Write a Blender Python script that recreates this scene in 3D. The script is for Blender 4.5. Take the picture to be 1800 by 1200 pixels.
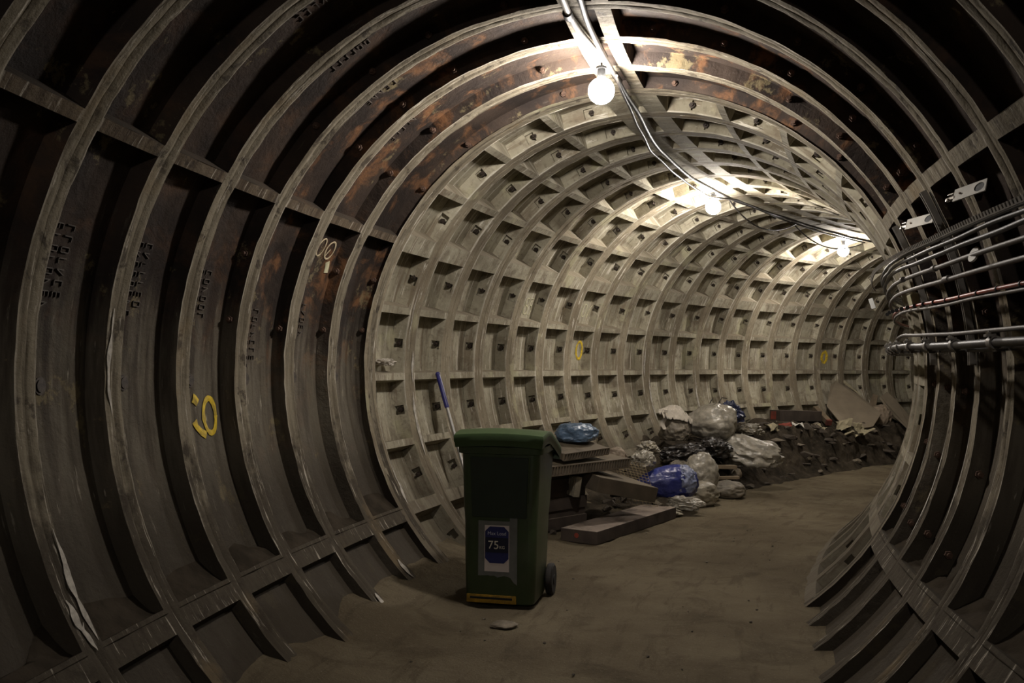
import bpy, bmesh, math, random
import numpy as np
from mathutils import Matrix, Vector
random.seed(7)
for o in list(bpy.data.objects): bpy.data.objects.remove(o)
scene = bpy.context.scene
COL = scene.collection
PI = math.pi

# ------------------------------------------------------------------ the line of the tunnel
AX, R = 1.40, 1.78                      # height of the bore axis above the floor, inner radius of the flanges
K2, KS = 0.06384, 2.1755                # curvature after the straight part, where it begins
S0, PI_, PC = 2.56835, 0.50747, 0.58384 # first ring in view, iron ring pitch, concrete ring pitch
SB = S0 + 7*PI_                         # where iron rings give way to concrete rings
_ds = 0.02
_g = np.arange(-8, 26, _ds)
_k = K2/(1+np.exp(-(_g-KS)/0.7))
_psi = np.concatenate([[0], np.cumsum(_k*_ds)[:-1]]); _psi -= np.interp(0, _g, _psi)
_X = np.concatenate([[0], np.cumsum(np.sin(_psi+_k*_ds/2)*_ds)[:-1]]); _X -= np.interp(0, _g, _X)
_Y = np.concatenate([[0], np.cumsum(np.cos(_psi+_k*_ds/2)*_ds)[:-1]]); _Y -= np.interp(0, _g, _Y)
def cen(s):
    s = np.asarray(s, float)
    return np.interp(s, _g, _X), np.interp(s, _g, _Y), np.interp(s, _g, _psi)
def F(s, th, r):                        # (along, angle from the right springing, radius) -> world
    x, y, p = cen(s); u = r*np.cos(th)
    return np.stack(np.broadcast_arrays(x+u*np.cos(p), y-u*np.sin(p), AX+r*np.sin(th)), -1)
def U(s, u, z):                         # (along, across, height) -> world
    x, y, p = cen(s)
    return np.stack(np.broadcast_arrays(x+u*np.cos(p), y-u*np.sin(p), np.asarray(z, float)), -1)
def D(a): return math.radians(a)

# ------------------------------------------------------------------ camera, world, exposure
cam = bpy.data.cameras.new('camera'); co = bpy.data.objects.new('camera', cam); COL.objects.link(co)
cam.sensor_width = 36; cam.lens = 1666.04/1800*36; cam.clip_start = 0.02; cam.clip_end = 200
yaw, pit, rol = -0.05596, 0.02246, 0.00787
fw = Vector((math.sin(yaw)*math.cos(pit), math.cos(yaw)*math.cos(pit), math.sin(pit)))
rt = Vector((math.cos(yaw), -math.sin(yaw), 0)); up = rt.cross(fw)
r2 = rt*math.cos(rol)+up*math.sin(rol); u2 = -rt*math.sin(rol)+up*math.cos(rol)
CAM = Vector((0.1574, 0, 0.041+AX))
co.matrix_world = Matrix(((r2.x, u2.x, -fw.x, CAM.x), (r2.y, u2.y, -fw.y, CAM.y), (r2.z, u2.z, -fw.z, CAM.z), (0, 0, 0, 1)))
scene.camera = co
w = bpy.data.worlds.new('world'); scene.world = w; w.use_nodes = True
w.node_tree.nodes['Background'].inputs[0].default_value = (0.9, 0.95, 1, 1)
w.node_tree.nodes['Background'].inputs[1].default_value = 0.0
vs = scene.view_settings
scene.display_settings.display_device = 'sRGB'
vs.view_transform = 'Standard'; vs.look = 'None'; vs.exposure = 0.0; vs.gamma = 1.0; vs.use_curve_mapping = False
LAMP_W = (140, 150, 135, 130)           # radiant power of the bulbs: three in view, one behind
LAMP_COL = (1.0, 0.93, 0.86)

# ------------------------------------------------------------------ numpy value noise
def _h(ix, iy, iz):
    n = (ix*374761393 + iy*668265263 + iz*2147483647) & 0xffffffff
    n = ((n ^ (n >> 13))*1274126177) & 0xffffffff
    n = (n ^ (n >> 16)) & 0xffffffff
    return n/4294967295.0
def vn(p):
    p = np.asarray(p, float); i = np.floor(p).astype(np.int64); f = p-i; f = f*f*(3-2*f)
    o = 0
    for a in (0, 1):
        for b in (0, 1):
            for c in (0, 1):
                wgt = (f[..., 0] if a else 1-f[..., 0])*(f[..., 1] if b else 1-f[..., 1])*(f[..., 2] if c else 1-f[..., 2])
                o = o + wgt*_h(i[..., 0]+a, i[..., 1]+b, i[..., 2]+c)
    return o*2-1
def fbm(p, n=4):
    p = np.asarray(p, float); o = 0; a = 0.5
    for k in range(n): o = o+a*vn(p*2**k+17.3*k); a *= 0.5
    return o

# ------------------------------------------------------------------ materials
class NT:
    def __init__(self, name):
        self.m = bpy.data.materials.new(name); self.m.use_nodes = True
        self.t = self.m.node_tree; self.b = self.t.nodes['Principled BSDF']
    def n(self, ty, **kw):
        x = self.t.nodes.new(ty)
        for k, v in kw.items(): setattr(x, k, v)
        return x
    def l(self, a, b): self.t.links.new(a, b)
    def val(self, sock, v):
        if hasattr(v, 'links') or hasattr(v, 'is_linked'): self.l(v, sock)
        else: sock.default_value = v
    def math(self, op, a, b=0.0, c=None, clamp=False):
        x = self.n('ShaderNodeMath', operation=op); x.use_clamp = clamp
        self.val(x.inputs[0], a); self.val(x.inputs[1], b)
        if c is not None: self.val(x.inputs[2], c)
        return x.outputs[0]
    def ramp(self, v, a, b):            # smooth 0..1 between a and b
        x = self.n('ShaderNodeMapRange', interpolation_type='SMOOTHSTEP')
        self.val(x.inputs[0], v); x.inputs[1].default_value = a; x.inputs[2].default_value = b
        return x.outputs[0]
    def mix(self, f, a, b):
        x = self.n('ShaderNodeMix', data_type='RGBA')
        self.val(x.inputs[0], f)
        for s_, v in ((x.inputs[6], a), (x.inputs[7], b)):
            if isinstance(v, tuple): s_.default_value = (*v, 1)
            else: self.l(v, s_)
        return x.outputs[2]
    def obj(self, sc=(1, 1, 1)):
        c = self.n('ShaderNodeTexCoord'); mp = self.n('ShaderNodeMapping'); mp.inputs['Scale'].default_value = sc
        self.l(c.outputs['Object'], mp.inputs[0]); return mp.outputs[0]
    def uv(self, sc=(1, 1, 1)):
        c = self.n('ShaderNodeUVMap', uv_map='UVMap'); mp = self.n('ShaderNodeMapping'); mp.inputs['Scale'].default_value = sc
        self.l(c.outputs[0], mp.inputs[0]); return mp.outputs[0]
    def noise(self, vec, scale, detail=6, rough=0.55, dist=0.0):
        x = self.n('ShaderNodeTexNoise'); self.l(vec, x.inputs['Vector'])
        x.inputs['Scale'].default_value = scale; x.inputs['Detail'].default_value = detail
        x.inputs['Roughness'].default_value = rough; x.inputs['Distortion'].default_value = dist
        return x.outputs[0]
    def bump(self, h, strength=0.3, dist=0.01):
        x = self.n('ShaderNodeBump'); x.inputs['Strength'].default_value = strength; x.inputs['Distance'].default_value = dist
        self.l(h, x.inputs['Height']); self.l(x.outputs[0], self.b.inputs['Normal'])
    def done(self, col=None, rough=0.7, metal=0.0, spec=0.3):
        if col is not None:
            if isinstance(col, tuple): self.b.inputs['Base Color'].default_value = (*col, 1)
            else: self.l(col, self.b.inputs['Base Color'])
        self.val(self.b.inputs['Roughness'], rough)
        self.b.inputs['Metallic'].default_value = metal; self.b.inputs['Specular IOR Level'].default_value = spec
        return self.m
def simple(name, col, rough=0.6, metal=0.0, var=0.25, scale=8.0, bump=0.15, spec=0.3, dirt=None, dirt_amt=0.5, dust=None):
    t = NT(name); o = t.obj(); n = t.noise(o, scale, 6)
    c2 = tuple(max(0, c*(1-var)) for c in col); c3 = tuple(min(1, c*(1+var)) for c in col)
    c = t.mix(t.ramp(n, 0.3, 0.7), c2, c3)
    if dirt: c = t.mix(t.math('MULTIPLY', t.ramp(t.noise(o, scale*0.6, 8, 0.65), 0.45, 0.62), dirt_amt), c, dirt)
    if dust: c = t.mix(t.math('MULTIPLY', dust_mask(t, 0.6, 0.95), t.ramp(t.noise(o, 6, 7, 0.65), 0.30, 0.55)), c, dust)
    if bump: t.bump(t.noise(o, scale*5, 5), bump, 0.01)
    return t.done(c, rough, metal, spec)
def dust_mask(t, lo=0.2, hi=0.85):
    g = t.n('ShaderNodeNewGeometry'); s = t.n('ShaderNodeSeparateXYZ'); t.l(g.outputs['Normal'], s.inputs[0])
    return t.ramp(s.outputs[2], lo, hi)

def mat_iron_pan():
    t = NT('cast_iron_pan'); uv = t.uv(); sep = t.n('ShaderNodeSeparateXYZ'); t.l(uv, sep.inputs[0])
    o = t.obj(); st = t.uv((9, 1.6, 1)); iso = t.uv((1, 1.8, 1))
    n1 = t.noise(o, 2.2, 9, 0.6); n2 = t.noise(st, 2.0, 8, 0.62); n3 = t.noise(iso, 16, 8, 0.7); n4 = t.noise(iso, 5, 8, 0.65, 0.4)
    c = t.mix(t.ramp(n1, 0.38, 0.66), (0.028, 0.022, 0.019), (0.055, 0.040, 0.031))
    rust = t.math('MULTIPLY', t.ramp(n4, 0.50, 0.68), t.math('ADD', t.math('MULTIPLY', t.ramp(sep.outputs[0], 4.3, 5.3), 0.75), 0.22))
    c = t.mix(rust, c, (0.17, 0.085, 0.042))
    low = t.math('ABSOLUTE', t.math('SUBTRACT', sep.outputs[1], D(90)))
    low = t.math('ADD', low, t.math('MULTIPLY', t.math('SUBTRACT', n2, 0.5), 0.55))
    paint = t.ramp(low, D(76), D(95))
    c = t.mix(t.math('MULTIPLY', paint, 0.85), c, t.mix(t.ramp(n2, 0.35, 0.6), (0.085, 0.072, 0.055), (0.15, 0.132, 0.10)))
    chips = t.math('MULTIPLY', t.ramp(t.noise(st, 4.5, 9, 0.72), 0.60, 0.68), t.math('ADD', t.math('MULTIPLY', paint, 0.75), 0.10))
    c = t.mix(chips, c, (0.40, 0.36, 0.29))
    crust = t.ramp(t.noise(o, 3.6, 9, 0.72), 0.59, 0.64)
    c = t.mix(t.math('MULTIPLY', crust, 0.6), c, (0.22, 0.18, 0.10))
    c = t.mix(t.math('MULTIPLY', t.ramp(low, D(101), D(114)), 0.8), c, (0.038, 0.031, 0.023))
    c = t.mix(t.math('MULTIPLY', dust_mask(t), 0.6), c, (0.050, 0.041, 0.030))
    t.bump(t.math('ADD', n3, t.math('MULTIPLY', n4, 1.5)), 0.6, 0.014)
    return t.done(c, t.math('MULTIPLY_ADD', n3, 0.30, 0.62), 0.0, 0.07)
def mat_iron_flange(name='worn_flange_face', ca=(0.105, 0.088, 0.062), cb=(0.205, 0.178, 0.130)):
    t = NT(name); o = t.obj(); st = t.uv((16, 2.0, 1)); iso = t.uv((1, 1.8, 1))
    n1 = t.noise(st, 1.6, 8, 0.62); n2 = t.noise(iso, 7, 9, 0.68, 0.3); n3 = t.noise(iso, 26, 6, 0.65)
    c = t.mix(t.ramp(n1, 0.36, 0.62), ca, cb)
    c = t.mix(t.math('MULTIPLY', t.ramp(n2, 0.55, 0.63), 0.8), c, (0.045, 0.036, 0.028))
    sep = t.n('ShaderNodeSeparateXYZ'); t.l(t.uv(), sep.inputs[0])
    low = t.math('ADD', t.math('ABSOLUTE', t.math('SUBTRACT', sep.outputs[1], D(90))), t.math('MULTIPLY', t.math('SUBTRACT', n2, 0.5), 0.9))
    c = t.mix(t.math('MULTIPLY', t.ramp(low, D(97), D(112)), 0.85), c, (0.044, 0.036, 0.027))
    ring = t.math('DIVIDE', t.math('SUBTRACT', sep.outputs[0], S0), PI_)
    off = t.math('ABSOLUTE', t.math('SUBTRACT', t.math('MULTIPLY', t.math('ABSOLUTE', t.math('SUBTRACT', ring, t.math('ROUND', ring))), PI_), 0.055))
    em = t.math('MULTIPLY', t.ramp(off, 0.012, 0.003), t.ramp(t.noise(st, 0.9, 9, 0.75), 0.44, 0.58))
    c = t.mix(t.math('MULTIPLY', em, t.math('SUBTRACT', 0.8, t.math('MULTIPLY', t.ramp(low, D(98), D(122)), 0.78))), c, (0.42, 0.38, 0.31))
    c = t.mix(t.math('MULTIPLY', t.ramp(t.noise(st, 3.1, 9, 0.7), 0.575, 0.64), 0.8), c, (0.46, 0.42, 0.35))
    c = t.mix(t.math('MULTIPLY', t.ramp(t.noise(o, 1.7, 6, 0.6), 0.56, 0.68), 0.5), c, (0.17, 0.125, 0.07))
    t.bump(t.math('ADD', n3, n2), 0.6, 0.012)
    return t.done(c, 0.85, 0.0, 0.06)
def mat_concrete(name='stained_concrete', ca=(0.225, 0.202, 0.145), cb=(0.39, 0.358, 0.268), grime=0.75):
    t = NT(name); o = t.obj(); st = t.uv((10, 1.6, 1)); iso = t.uv((1, 1.8, 1))
    n1 = t.noise(o, 1.5, 8, 0.6); n2 = t.noise(st, 1.5, 8, 0.62); n3 = t.noise(iso, 22, 7, 0.65); n4 = t.noise(iso, 4.5, 9, 0.66, 0.3)
    c = t.mix(t.ramp(n1, 0.38, 0.62), ca, cb)
    c = t.mix(t.math('MULTIPLY', t.ramp(n4, 0.48, 0.66), grime), c, (0.15, 0.12, 0.085))
    c = t.mix(t.math('MULTIPLY', t.ramp(n2, 0.52, 0.64), grime), c, (0.17, 0.132, 0.09))
    c = t.mix(t.math('MULTIPLY', t.ramp(n3, 0.53, 0.66), 0.5), c, (0.12, 0.097, 0.068))
    c = t.mix(t.math('MULTIPLY', t.ramp(t.noise(st, 3.4, 9, 0.74), 0.57, 0.63), 0.8), c, (0.58, 0.54, 0.455))
    c = t.mix(t.math('MULTIPLY', t.ramp(t.noise(o, 2.7, 7, 0.6), 0.58, 0.66), 0.45), c, (0.40, 0.38, 0.24))
    c = t.mix(t.math('MULTIPLY', dust_mask(t), 0.6), c, (0.15, 0.12, 0.085))
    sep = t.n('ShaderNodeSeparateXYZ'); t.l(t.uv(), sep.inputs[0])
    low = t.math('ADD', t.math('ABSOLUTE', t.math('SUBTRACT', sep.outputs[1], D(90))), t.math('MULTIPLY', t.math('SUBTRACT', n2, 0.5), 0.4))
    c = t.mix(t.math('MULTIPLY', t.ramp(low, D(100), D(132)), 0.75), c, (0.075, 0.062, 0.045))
    ring = t.math('DIVIDE', t.math('SUBTRACT', sep.outputs[0], SB), PC)
    off = t.math('ABSOLUTE', t.math('SUBTRACT', t.math('MULTIPLY', t.math('ABSOLUTE', t.math('SUBTRACT', ring, t.math('ROUND', ring))), PC), 0.078))
    em = t.math('MULTIPLY', t.ramp(off, 0.012, 0.003), t.ramp(t.noise(st, 0.9, 9, 0.75), 0.44, 0.58))
    c = t.mix(t.math('MULTIPLY', em, t.math('SUBTRACT', 0.8, t.math('MULTIPLY', t.ramp(low, D(98), D(122)), 0.78))), c, (0.58, 0.54, 0.46))
    t.bump(t.math('ADD', n3, n4), 0.55, 0.012)
    return t.done(c, 0.88, 0.0, 0.12)
def mat_floor():
    t = NT('trodden_dirt_floor'); o = t.obj(); cr = t.uv((1.6, 9, 1))
    n1 = t.noise(o, 0.9, 8, 0.6); n2 = t.noise(o, 9, 9, 0.68); n3 = t.noise(o, 70, 5, 0.7); n4 = t.noise(o, 2.6, 9, 0.65, 0.5); n5 = t.noise(cr, 1.1, 9, 0.68, 0.3)
    c = t.mix(t.ramp(n1, 0.38, 0.62), (0.118, 0.095, 0.062), (0.165, 0.136, 0.090))
    c = t.mix(t.math('MULTIPLY', t.ramp(n4, 0.48, 0.66), 0.55), c, (0.062, 0.049, 0.032))
    c = t.mix(t.math('MULTIPLY', t.ramp(n5, 0.53, 0.66), 0.5), c, (0.066, 0.052, 0.034))
    c = t.mix(t.math('MULTIPLY', t.ramp(n3, 0.53, 0.70), 0.45), c, (0.21, 0.178, 0.122))
    c = t.mix(t.ramp(t.noise(o, 130, 2, 0.5), 0.735, 0.76), c, (0.34, 0.31, 0.25))
    t.bump(t.math('ADD', t.math('ADD', t.math('MULTIPLY', n2, 1.8), t.math('MULTIPLY', n3, 0.7)), n4), 0.9, 0.02)
    return t.done(c, 0.95, 0.0, 0.06)
def mat_mound():
    t = NT('dark_rubble_earth'); o = t.obj()
    n1 = t.noise(o, 3.5, 9, 0.65); n2 = t.noise(o, 14, 8, 0.7); v = t.n('ShaderNodeTexVoronoi'); t.l(o, v.inputs['Vector']); v.inputs['Scale'].default_value = 11
    c = t.mix(t.ramp(n1, 0.35, 0.66), (0.022, 0.018, 0.013), (0.060, 0.048, 0.034))
    c = t.mix(t.math('MULTIPLY', t.ramp(n2, 0.60, 0.70), 0.5), c, (0.12, 0.10, 0.072))
    t.bump(t.math('ADD', n2, v.outputs['Distance']), 0.8, 0.03)
    return t.done(c, 0.95, 0.0, 0.06)
def mat_plastic(name, col, rough=0.28, trans=0.0, var=0.3, bump=0.5):
    t = NT(name); o = t.obj(); n = t.noise(o, 7, 7, 0.6, 0.6); n2 = t.noise(o, 22, 6, 0.6, 1.0)
    c = t.mix(t.ramp(n, 0.3, 0.7), tuple(x*(1-var) for x in col), tuple(min(1, x*(1+var)) for x in col))
    t.bump(t.math('ADD', n, t.math('MULTIPLY', n2, 0.6)), bump, 0.02)
    m = t.done(c, rough, 0.0, 0.5)
    if trans: t.b.inputs['Transmission Weight'].default_value = trans; t.b.inputs['IOR'].default_value = 1.2
    return m
def mat_emit(name, col, strength):
    t = NT(name); t.b.inputs['Emission Color'].default_value = (*col, 1); t.b.inputs['Emission Strength'].default_value = strength
    return t.done((0.9, 0.9, 0.88), 0.3)

MT = dict(
 ledge=simple('dark_ledge_dirt', (0.036, 0.029, 0.021), 0.95, 0, 0.3, 9, 0.4, 0.04),
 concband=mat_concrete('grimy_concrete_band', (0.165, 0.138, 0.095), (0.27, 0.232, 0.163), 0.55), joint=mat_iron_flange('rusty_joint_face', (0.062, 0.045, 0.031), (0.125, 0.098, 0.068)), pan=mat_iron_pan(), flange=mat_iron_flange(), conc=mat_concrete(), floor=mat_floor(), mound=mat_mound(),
 rustbolt=simple('rusty_bolt_iron', (0.10, 0.060, 0.042), 0.75, 0.2, 0.4, 30),
 darkbolt=simple('dark_bolt_iron', (0.045, 0.034, 0.026), 0.55, 0.3, 0.4, 30),
 castletter=simple('raised_cast_iron', (0.075, 0.060, 0.048), 0.6, 0.0, 0.3, 20),
 splash=simple('dull_white_plaster', (0.40, 0.37, 0.32), 0.9, 0, 0.3, 30, 0.2),
 yellow=simple('yellow_marker_paint', (0.58, 0.41, 0.03), 0.7, 0, 0.25, 25, dirt=(0.15, 0.12, 0.06)),
 chalk=simple('pale_chalk', (0.46, 0.38, 0.25), 0.9, 0, 0.25, 25),
 palechalk=simple('faded_cream_paint', (0.50, 0.47, 0.31), 0.9, 0, 0.2, 25),
 black=simple('black_cable_sheath', (0.020, 0.018, 0.017), 0.45, 0, 0.3, 12, 0.08, 0.35, dirt=(0.05, 0.043, 0.036)),
 blackmatt=simple('matt_black_plastic', (0.012, 0.012, 0.012), 0.6, 0, 0.3, 12),
 pipe=simple('grey_steel_conduit', (0.085, 0.074, 0.062), 0.55, 0.2, 0.25, 10, 0.08, 0.5, dirt=(0.07, 0.055, 0.045)),
 palepipe=simple('pale_plastic_conduit', (0.55, 0.53, 0.50), 0.35, 0, 0.15, 8, 0.05, 0.5),
 steel=simple('dull_galvanised_steel', (0.17, 0.155, 0.135), 0.5, 0.5, 0.2, 14, 0.08, 0.5),
 chrome=simple('bright_clip_steel', (0.62, 0.60, 0.56), 0.25, 0.9, 0.1, 14, 0.05, 0.5),
 red=simple('red_cable_sheath', (0.20, 0.035, 0.02), 0.4, 0, 0.3, 10, 0.06, 0.5),
 plate=simple('pale_painted_plate', (0.44, 0.42, 0.37), 0.6, 0, 0.12, 16, 0.06),
 bin=simple('green_bin_plastic', (0.040, 0.062, 0.026), 0.34, 0, 0.15, 6, 0.04, 0.45, dirt=(0.07, 0.075, 0.05), dirt_amt=0.35),
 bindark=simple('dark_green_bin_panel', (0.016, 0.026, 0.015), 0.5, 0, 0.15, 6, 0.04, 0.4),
 binlid=simple('green_lid_plastic', (0.040, 0.070, 0.026), 0.40, 0, 0.12, 6, 0.04, 0.45),
 tyre=simple('black_rubber', (0.02, 0.017, 0.015), 0.75, 0, 0.3, 20),
 yelstrip=simple('scuffed_yellow_strip', (0.34, 0.20, 0.02), 0.55, 0, 0.3, 20, dirt=(0.05, 0.04, 0.02)),
 tape=simple('grey_duct_tape', (0.15, 0.155, 0.145), 0.5, 0, 0.12, 16, 0.06),
 paper=simple('white_paper', (0.62, 0.55, 0.52), 0.8, 0, 0.06, 8, 0.02),
 navy=simple('navy_blue_ink', (0.022, 0.026, 0.115), 0.6, 0, 0.1, 8, 0.0),
 ink=simple('near_black_ink', (0.014, 0.015, 0.035), 0.6, 0, 0.1, 8, 0.0),
 greyink=simple('grey_lettering', (0.50, 0.50, 0.58), 0.7, 0, 0.05, 8, 0.0),
 paleink=simple('pale_lettering', (0.70, 0.66, 0.56), 0.7, 0, 0.05, 8, 0.0),
 bluegrip=simple('blue_plastic_grip', (0.018, 0.017, 0.13), 0.4, 0, 0.15, 10, 0.05, 0.5),
 pole=simple('grey_metal_pole', (0.27, 0.26, 0.24), 0.4, 0.4, 0.15, 10, 0.05, 0.5),
 bluebag=mat_plastic('blue_plastic_sack', (0.022, 0.030, 0.15), 0.25),
 palebluebag=mat_plastic('pale_blue_plastic', (0.085, 0.135, 0.21), 0.22),
 navybag=mat_plastic('dark_navy_plastic', (0.02, 0.025, 0.06), 0.3),
 clear=mat_plastic('cloudy_clear_plastic', (0.25, 0.228, 0.185), 0.2, 0.0),
 dustybag=mat_plastic('dusty_pale_sack', (0.19, 0.168, 0.125), 0.4),
 greysack=mat_plastic('dusty_grey_sack', (0.135, 0.115, 0.085), 0.6),
 blackbag=mat_plastic('black_bin_liner', (0.02, 0.017, 0.015), 0.3),
 cloth=mat_plastic('off_white_cloth', (0.44, 0.395, 0.33), 0.85, 0, 0.08, 0.3),
 brownpaper=mat_plastic('brown_paper_sack', (0.19, 0.148, 0.105), 0.8, 0, 0.12, 0.3),
 board=simple('buff_board', (0.185, 0.152, 0.108), 0.8, 0, 0.12, 5, 0.08),
 darkboard=simple('dusty_brown_slab', (0.080, 0.063, 0.044), 0.85, 0, 0.2, 6, 0.1, dust=(0.13, 0.105, 0.072)),
 grating=simple('dirty_ribbed_board', (0.13, 0.105, 0.077), 0.8, 0, 0.2, 9, 0.1),
 beam=simple('dark_dusty_timber_lit_top', (0.050, 0.038, 0.030), 0.85, 0, 0.25, 6, 0.15, dust=(0.21, 0.168, 0.135)),  # paler upward faces: dust, with lamplight on the top painted in
 beamtop=simple('dust_on_timber', (0.17, 0.135, 0.11), 0.9, 0, 0.15, 8, 0.15),
 redspot=simple('red_paint', (0.20, 0.04, 0.025), 0.85, 0, 0.3, 9, dirt=(0.05, 0.04, 0.03)),
 wire=simple('rusty_mesh_wire', (0.20, 0.155, 0.09), 0.6, 0.4, 0.3, 20, 0.0),
 stone=simple('grey_brown_stone', (0.15, 0.125, 0.092), 0.9, 0, 0.3, 14, 0.4),
 darkstone=simple('dark_rubble_stone', (0.062, 0.050, 0.038), 0.9, 0, 0.35, 14, 0.4),
 palescrap=simple('pale_card_scrap', (0.28, 0.245, 0.16), 0.85, 0, 0.15, 14, 0.1),
 whitebox=simple('white_plastic_box', (0.75, 0.75, 0.72), 0.4, 0, 0.05, 10, 0.02),
 timber=simple('dusty_brown_timber', (0.13, 0.098, 0.063), 0.85, 0, 0.2, 8, 0.15),
)

# ------------------------------------------------------------------ mesh helpers
class MB:
    def __init__(self): self.v = []; self.f = []; self.mi = []; self.uv = []; self.nv = 0
    def add(self, v, f, mi=0, uv=None):
        v = np.asarray(v, float).reshape(-1, 3); b = self.nv
        self.v.append(v); self.nv += len(v)
        self.f += [tuple(int(i)+b for i in q) for q in f]; self.mi += [mi]*len(f)
        self.uv.append(np.zeros((len(v), 2)) if uv is None else np.asarray(uv, float).reshape(-1, 2))
    def grid(self, P, mi=0, uv=None, flip=False, closed_u=False, closed_v=False):
        P = np.asarray(P, float); a, b = P.shape[:2]; f = []
        for i in range(a if closed_u else a-1):
            for j in range(b if closed_v else b-1):
                i2, j2 = (i+1) % a, (j+1) % b
                q = (i*b+j, i2*b+j, i2*b+j2, i*b+j2)
                f.append(q[::-1] if flip else q)
        self.add(P, f, mi, uv)
    def box(self, c, s, rot=None, mi=0, bev=0.0):
        bm = bmesh.new(); bmesh.ops.create_cube(bm, size=1)
        for v in bm.verts: v.co = Vector((v.co.x*s[0], v.co.y*s[1], v.co.z*s[2]))
        if bev: bmesh.ops.bevel(bm, geom=bm.edges[:], offset=bev, segments=2, affect='EDGES', profile=0.7)
        self.bm(bm, c, rot, mi)
    def bm(self, bm, c=(0, 0, 0), rot=None, mi=0):
        M = np.array(rot.to_3x3()) if rot is not None else np.eye(3)
        bm.verts.index_update()
        v = np.array([x.co[:] for x in bm.verts])@M.T+np.array(c)
        self.add(v, [[q.index for q in f.verts] for f in bm.faces], mi); bm.free()
    def tube(self, pts, r, seg=10, mi=0, cap=True, uvs=None):
        P = np.asarray(pts, float); n = len(P)
        T = np.gradient(P, axis=0); T /= np.linalg.norm(T, axis=1)[:, None]+1e-12
        ref = np.array([0, 0, 1.0]) if abs(T[0][2]) < 0.9 else np.array([1.0, 0, 0])
        a = np.cross(T[0], ref); a /= np.linalg.norm(a); A = []
        for i in range(n):
            a = a-T[i]*(a@T[i]); a /= np.linalg.norm(a)+1e-12; A.append(a)
        A = np.array(A); B = np.cross(T, A)
        rr = np.broadcast_to(np.asarray(r, float), (n,))
        ang = np.arange(seg)*2*PI/seg
        G = P[:, None]+rr[:, None, None]*(np.cos(ang)[None, :, None]*A[:, None]+np.sin(ang)[None, :, None]*B[:, None])
        b = self.nv
        self.grid(G, mi, closed_v=True)
        if cap:
            self.f.append(tuple(b+j for j in range(seg))); self.mi.append(mi)
            self.f.append(tuple(b+(n-1)*seg+j for j in reversed(range(seg)))); self.mi.append(mi)
    def build(self, name, mats, parent=None, smooth=False, angle=40, recalc=True):
        if not isinstance(mats, (list, tuple)): mats = [mats]
        me = bpy.data.meshes.new(name)
        V = np.concatenate(self.v)
        me.from_pydata(V.tolist(), [], self.f)
        for m in mats: me.materials.append(m)
        me.polygons.foreach_set('material_index', self.mi)
        uvl = me.uv_layers.new(name='UVMap'); li = np.zeros(len(me.loops), int); me.loops.foreach_get('vertex_index', li)
        uvl.data.foreach_set('uv', np.concatenate(self.uv)[li].ravel())
        me.update()
        if recalc:
            bm = bmesh.new(); bm.from_mesh(me); bmesh.ops.recalc_face_normals(bm, faces=bm.faces); bm.to_mesh(me); bm.free()
        if smooth:
            me.polygons.foreach_set('use_smooth', [True]*len(me.polygons))
            me.set_sharp_from_angle(angle=D(angle))
        o = bpy.data.objects.new(name, me); COL.objects.link(o)
        if parent is not None: o.parent = parent
        return o
def recenter(o):                         # put the origin at the bottom centre of the mesh
    n = len(o.data.vertices); v = np.zeros(n*3); o.data.vertices.foreach_get('co', v); v = v.reshape(-1, 3)
    c = (v.max(0)+v.min(0))/2; c[2] = v[:, 2].min()
    o.data.vertices.foreach_set('co', (v-c).ravel()); o.data.update(); o.location = Vector(c)+o.location
    return o
def tag(o, label, cat, group=None, kind=None):
    o['label'] = label
    if cat: o['category'] = cat
    if group: o['group'] = group
    if kind: o['kind'] = kind
    return o
def thing(name, label, cat, loc=(0, 0, 0), rotz=0.0, group=None):
    o = bpy.data.objects.new(name, None); COL.objects.link(o); o.empty_display_size = 0.1
    o.location = loc; o.rotation_euler = (0, 0, rotz)
    return tag(o, label, cat, group)
def dup(root, matrix=None, label=None):
    r = root.copy(); COL.objects.link(r)
    if matrix is not None: r.matrix_world = matrix
    if label: r['label'] = label
    for ch in list(root.children):
        c = ch.copy(); COL.objects.link(c); c.parent = r
    return r

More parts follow.
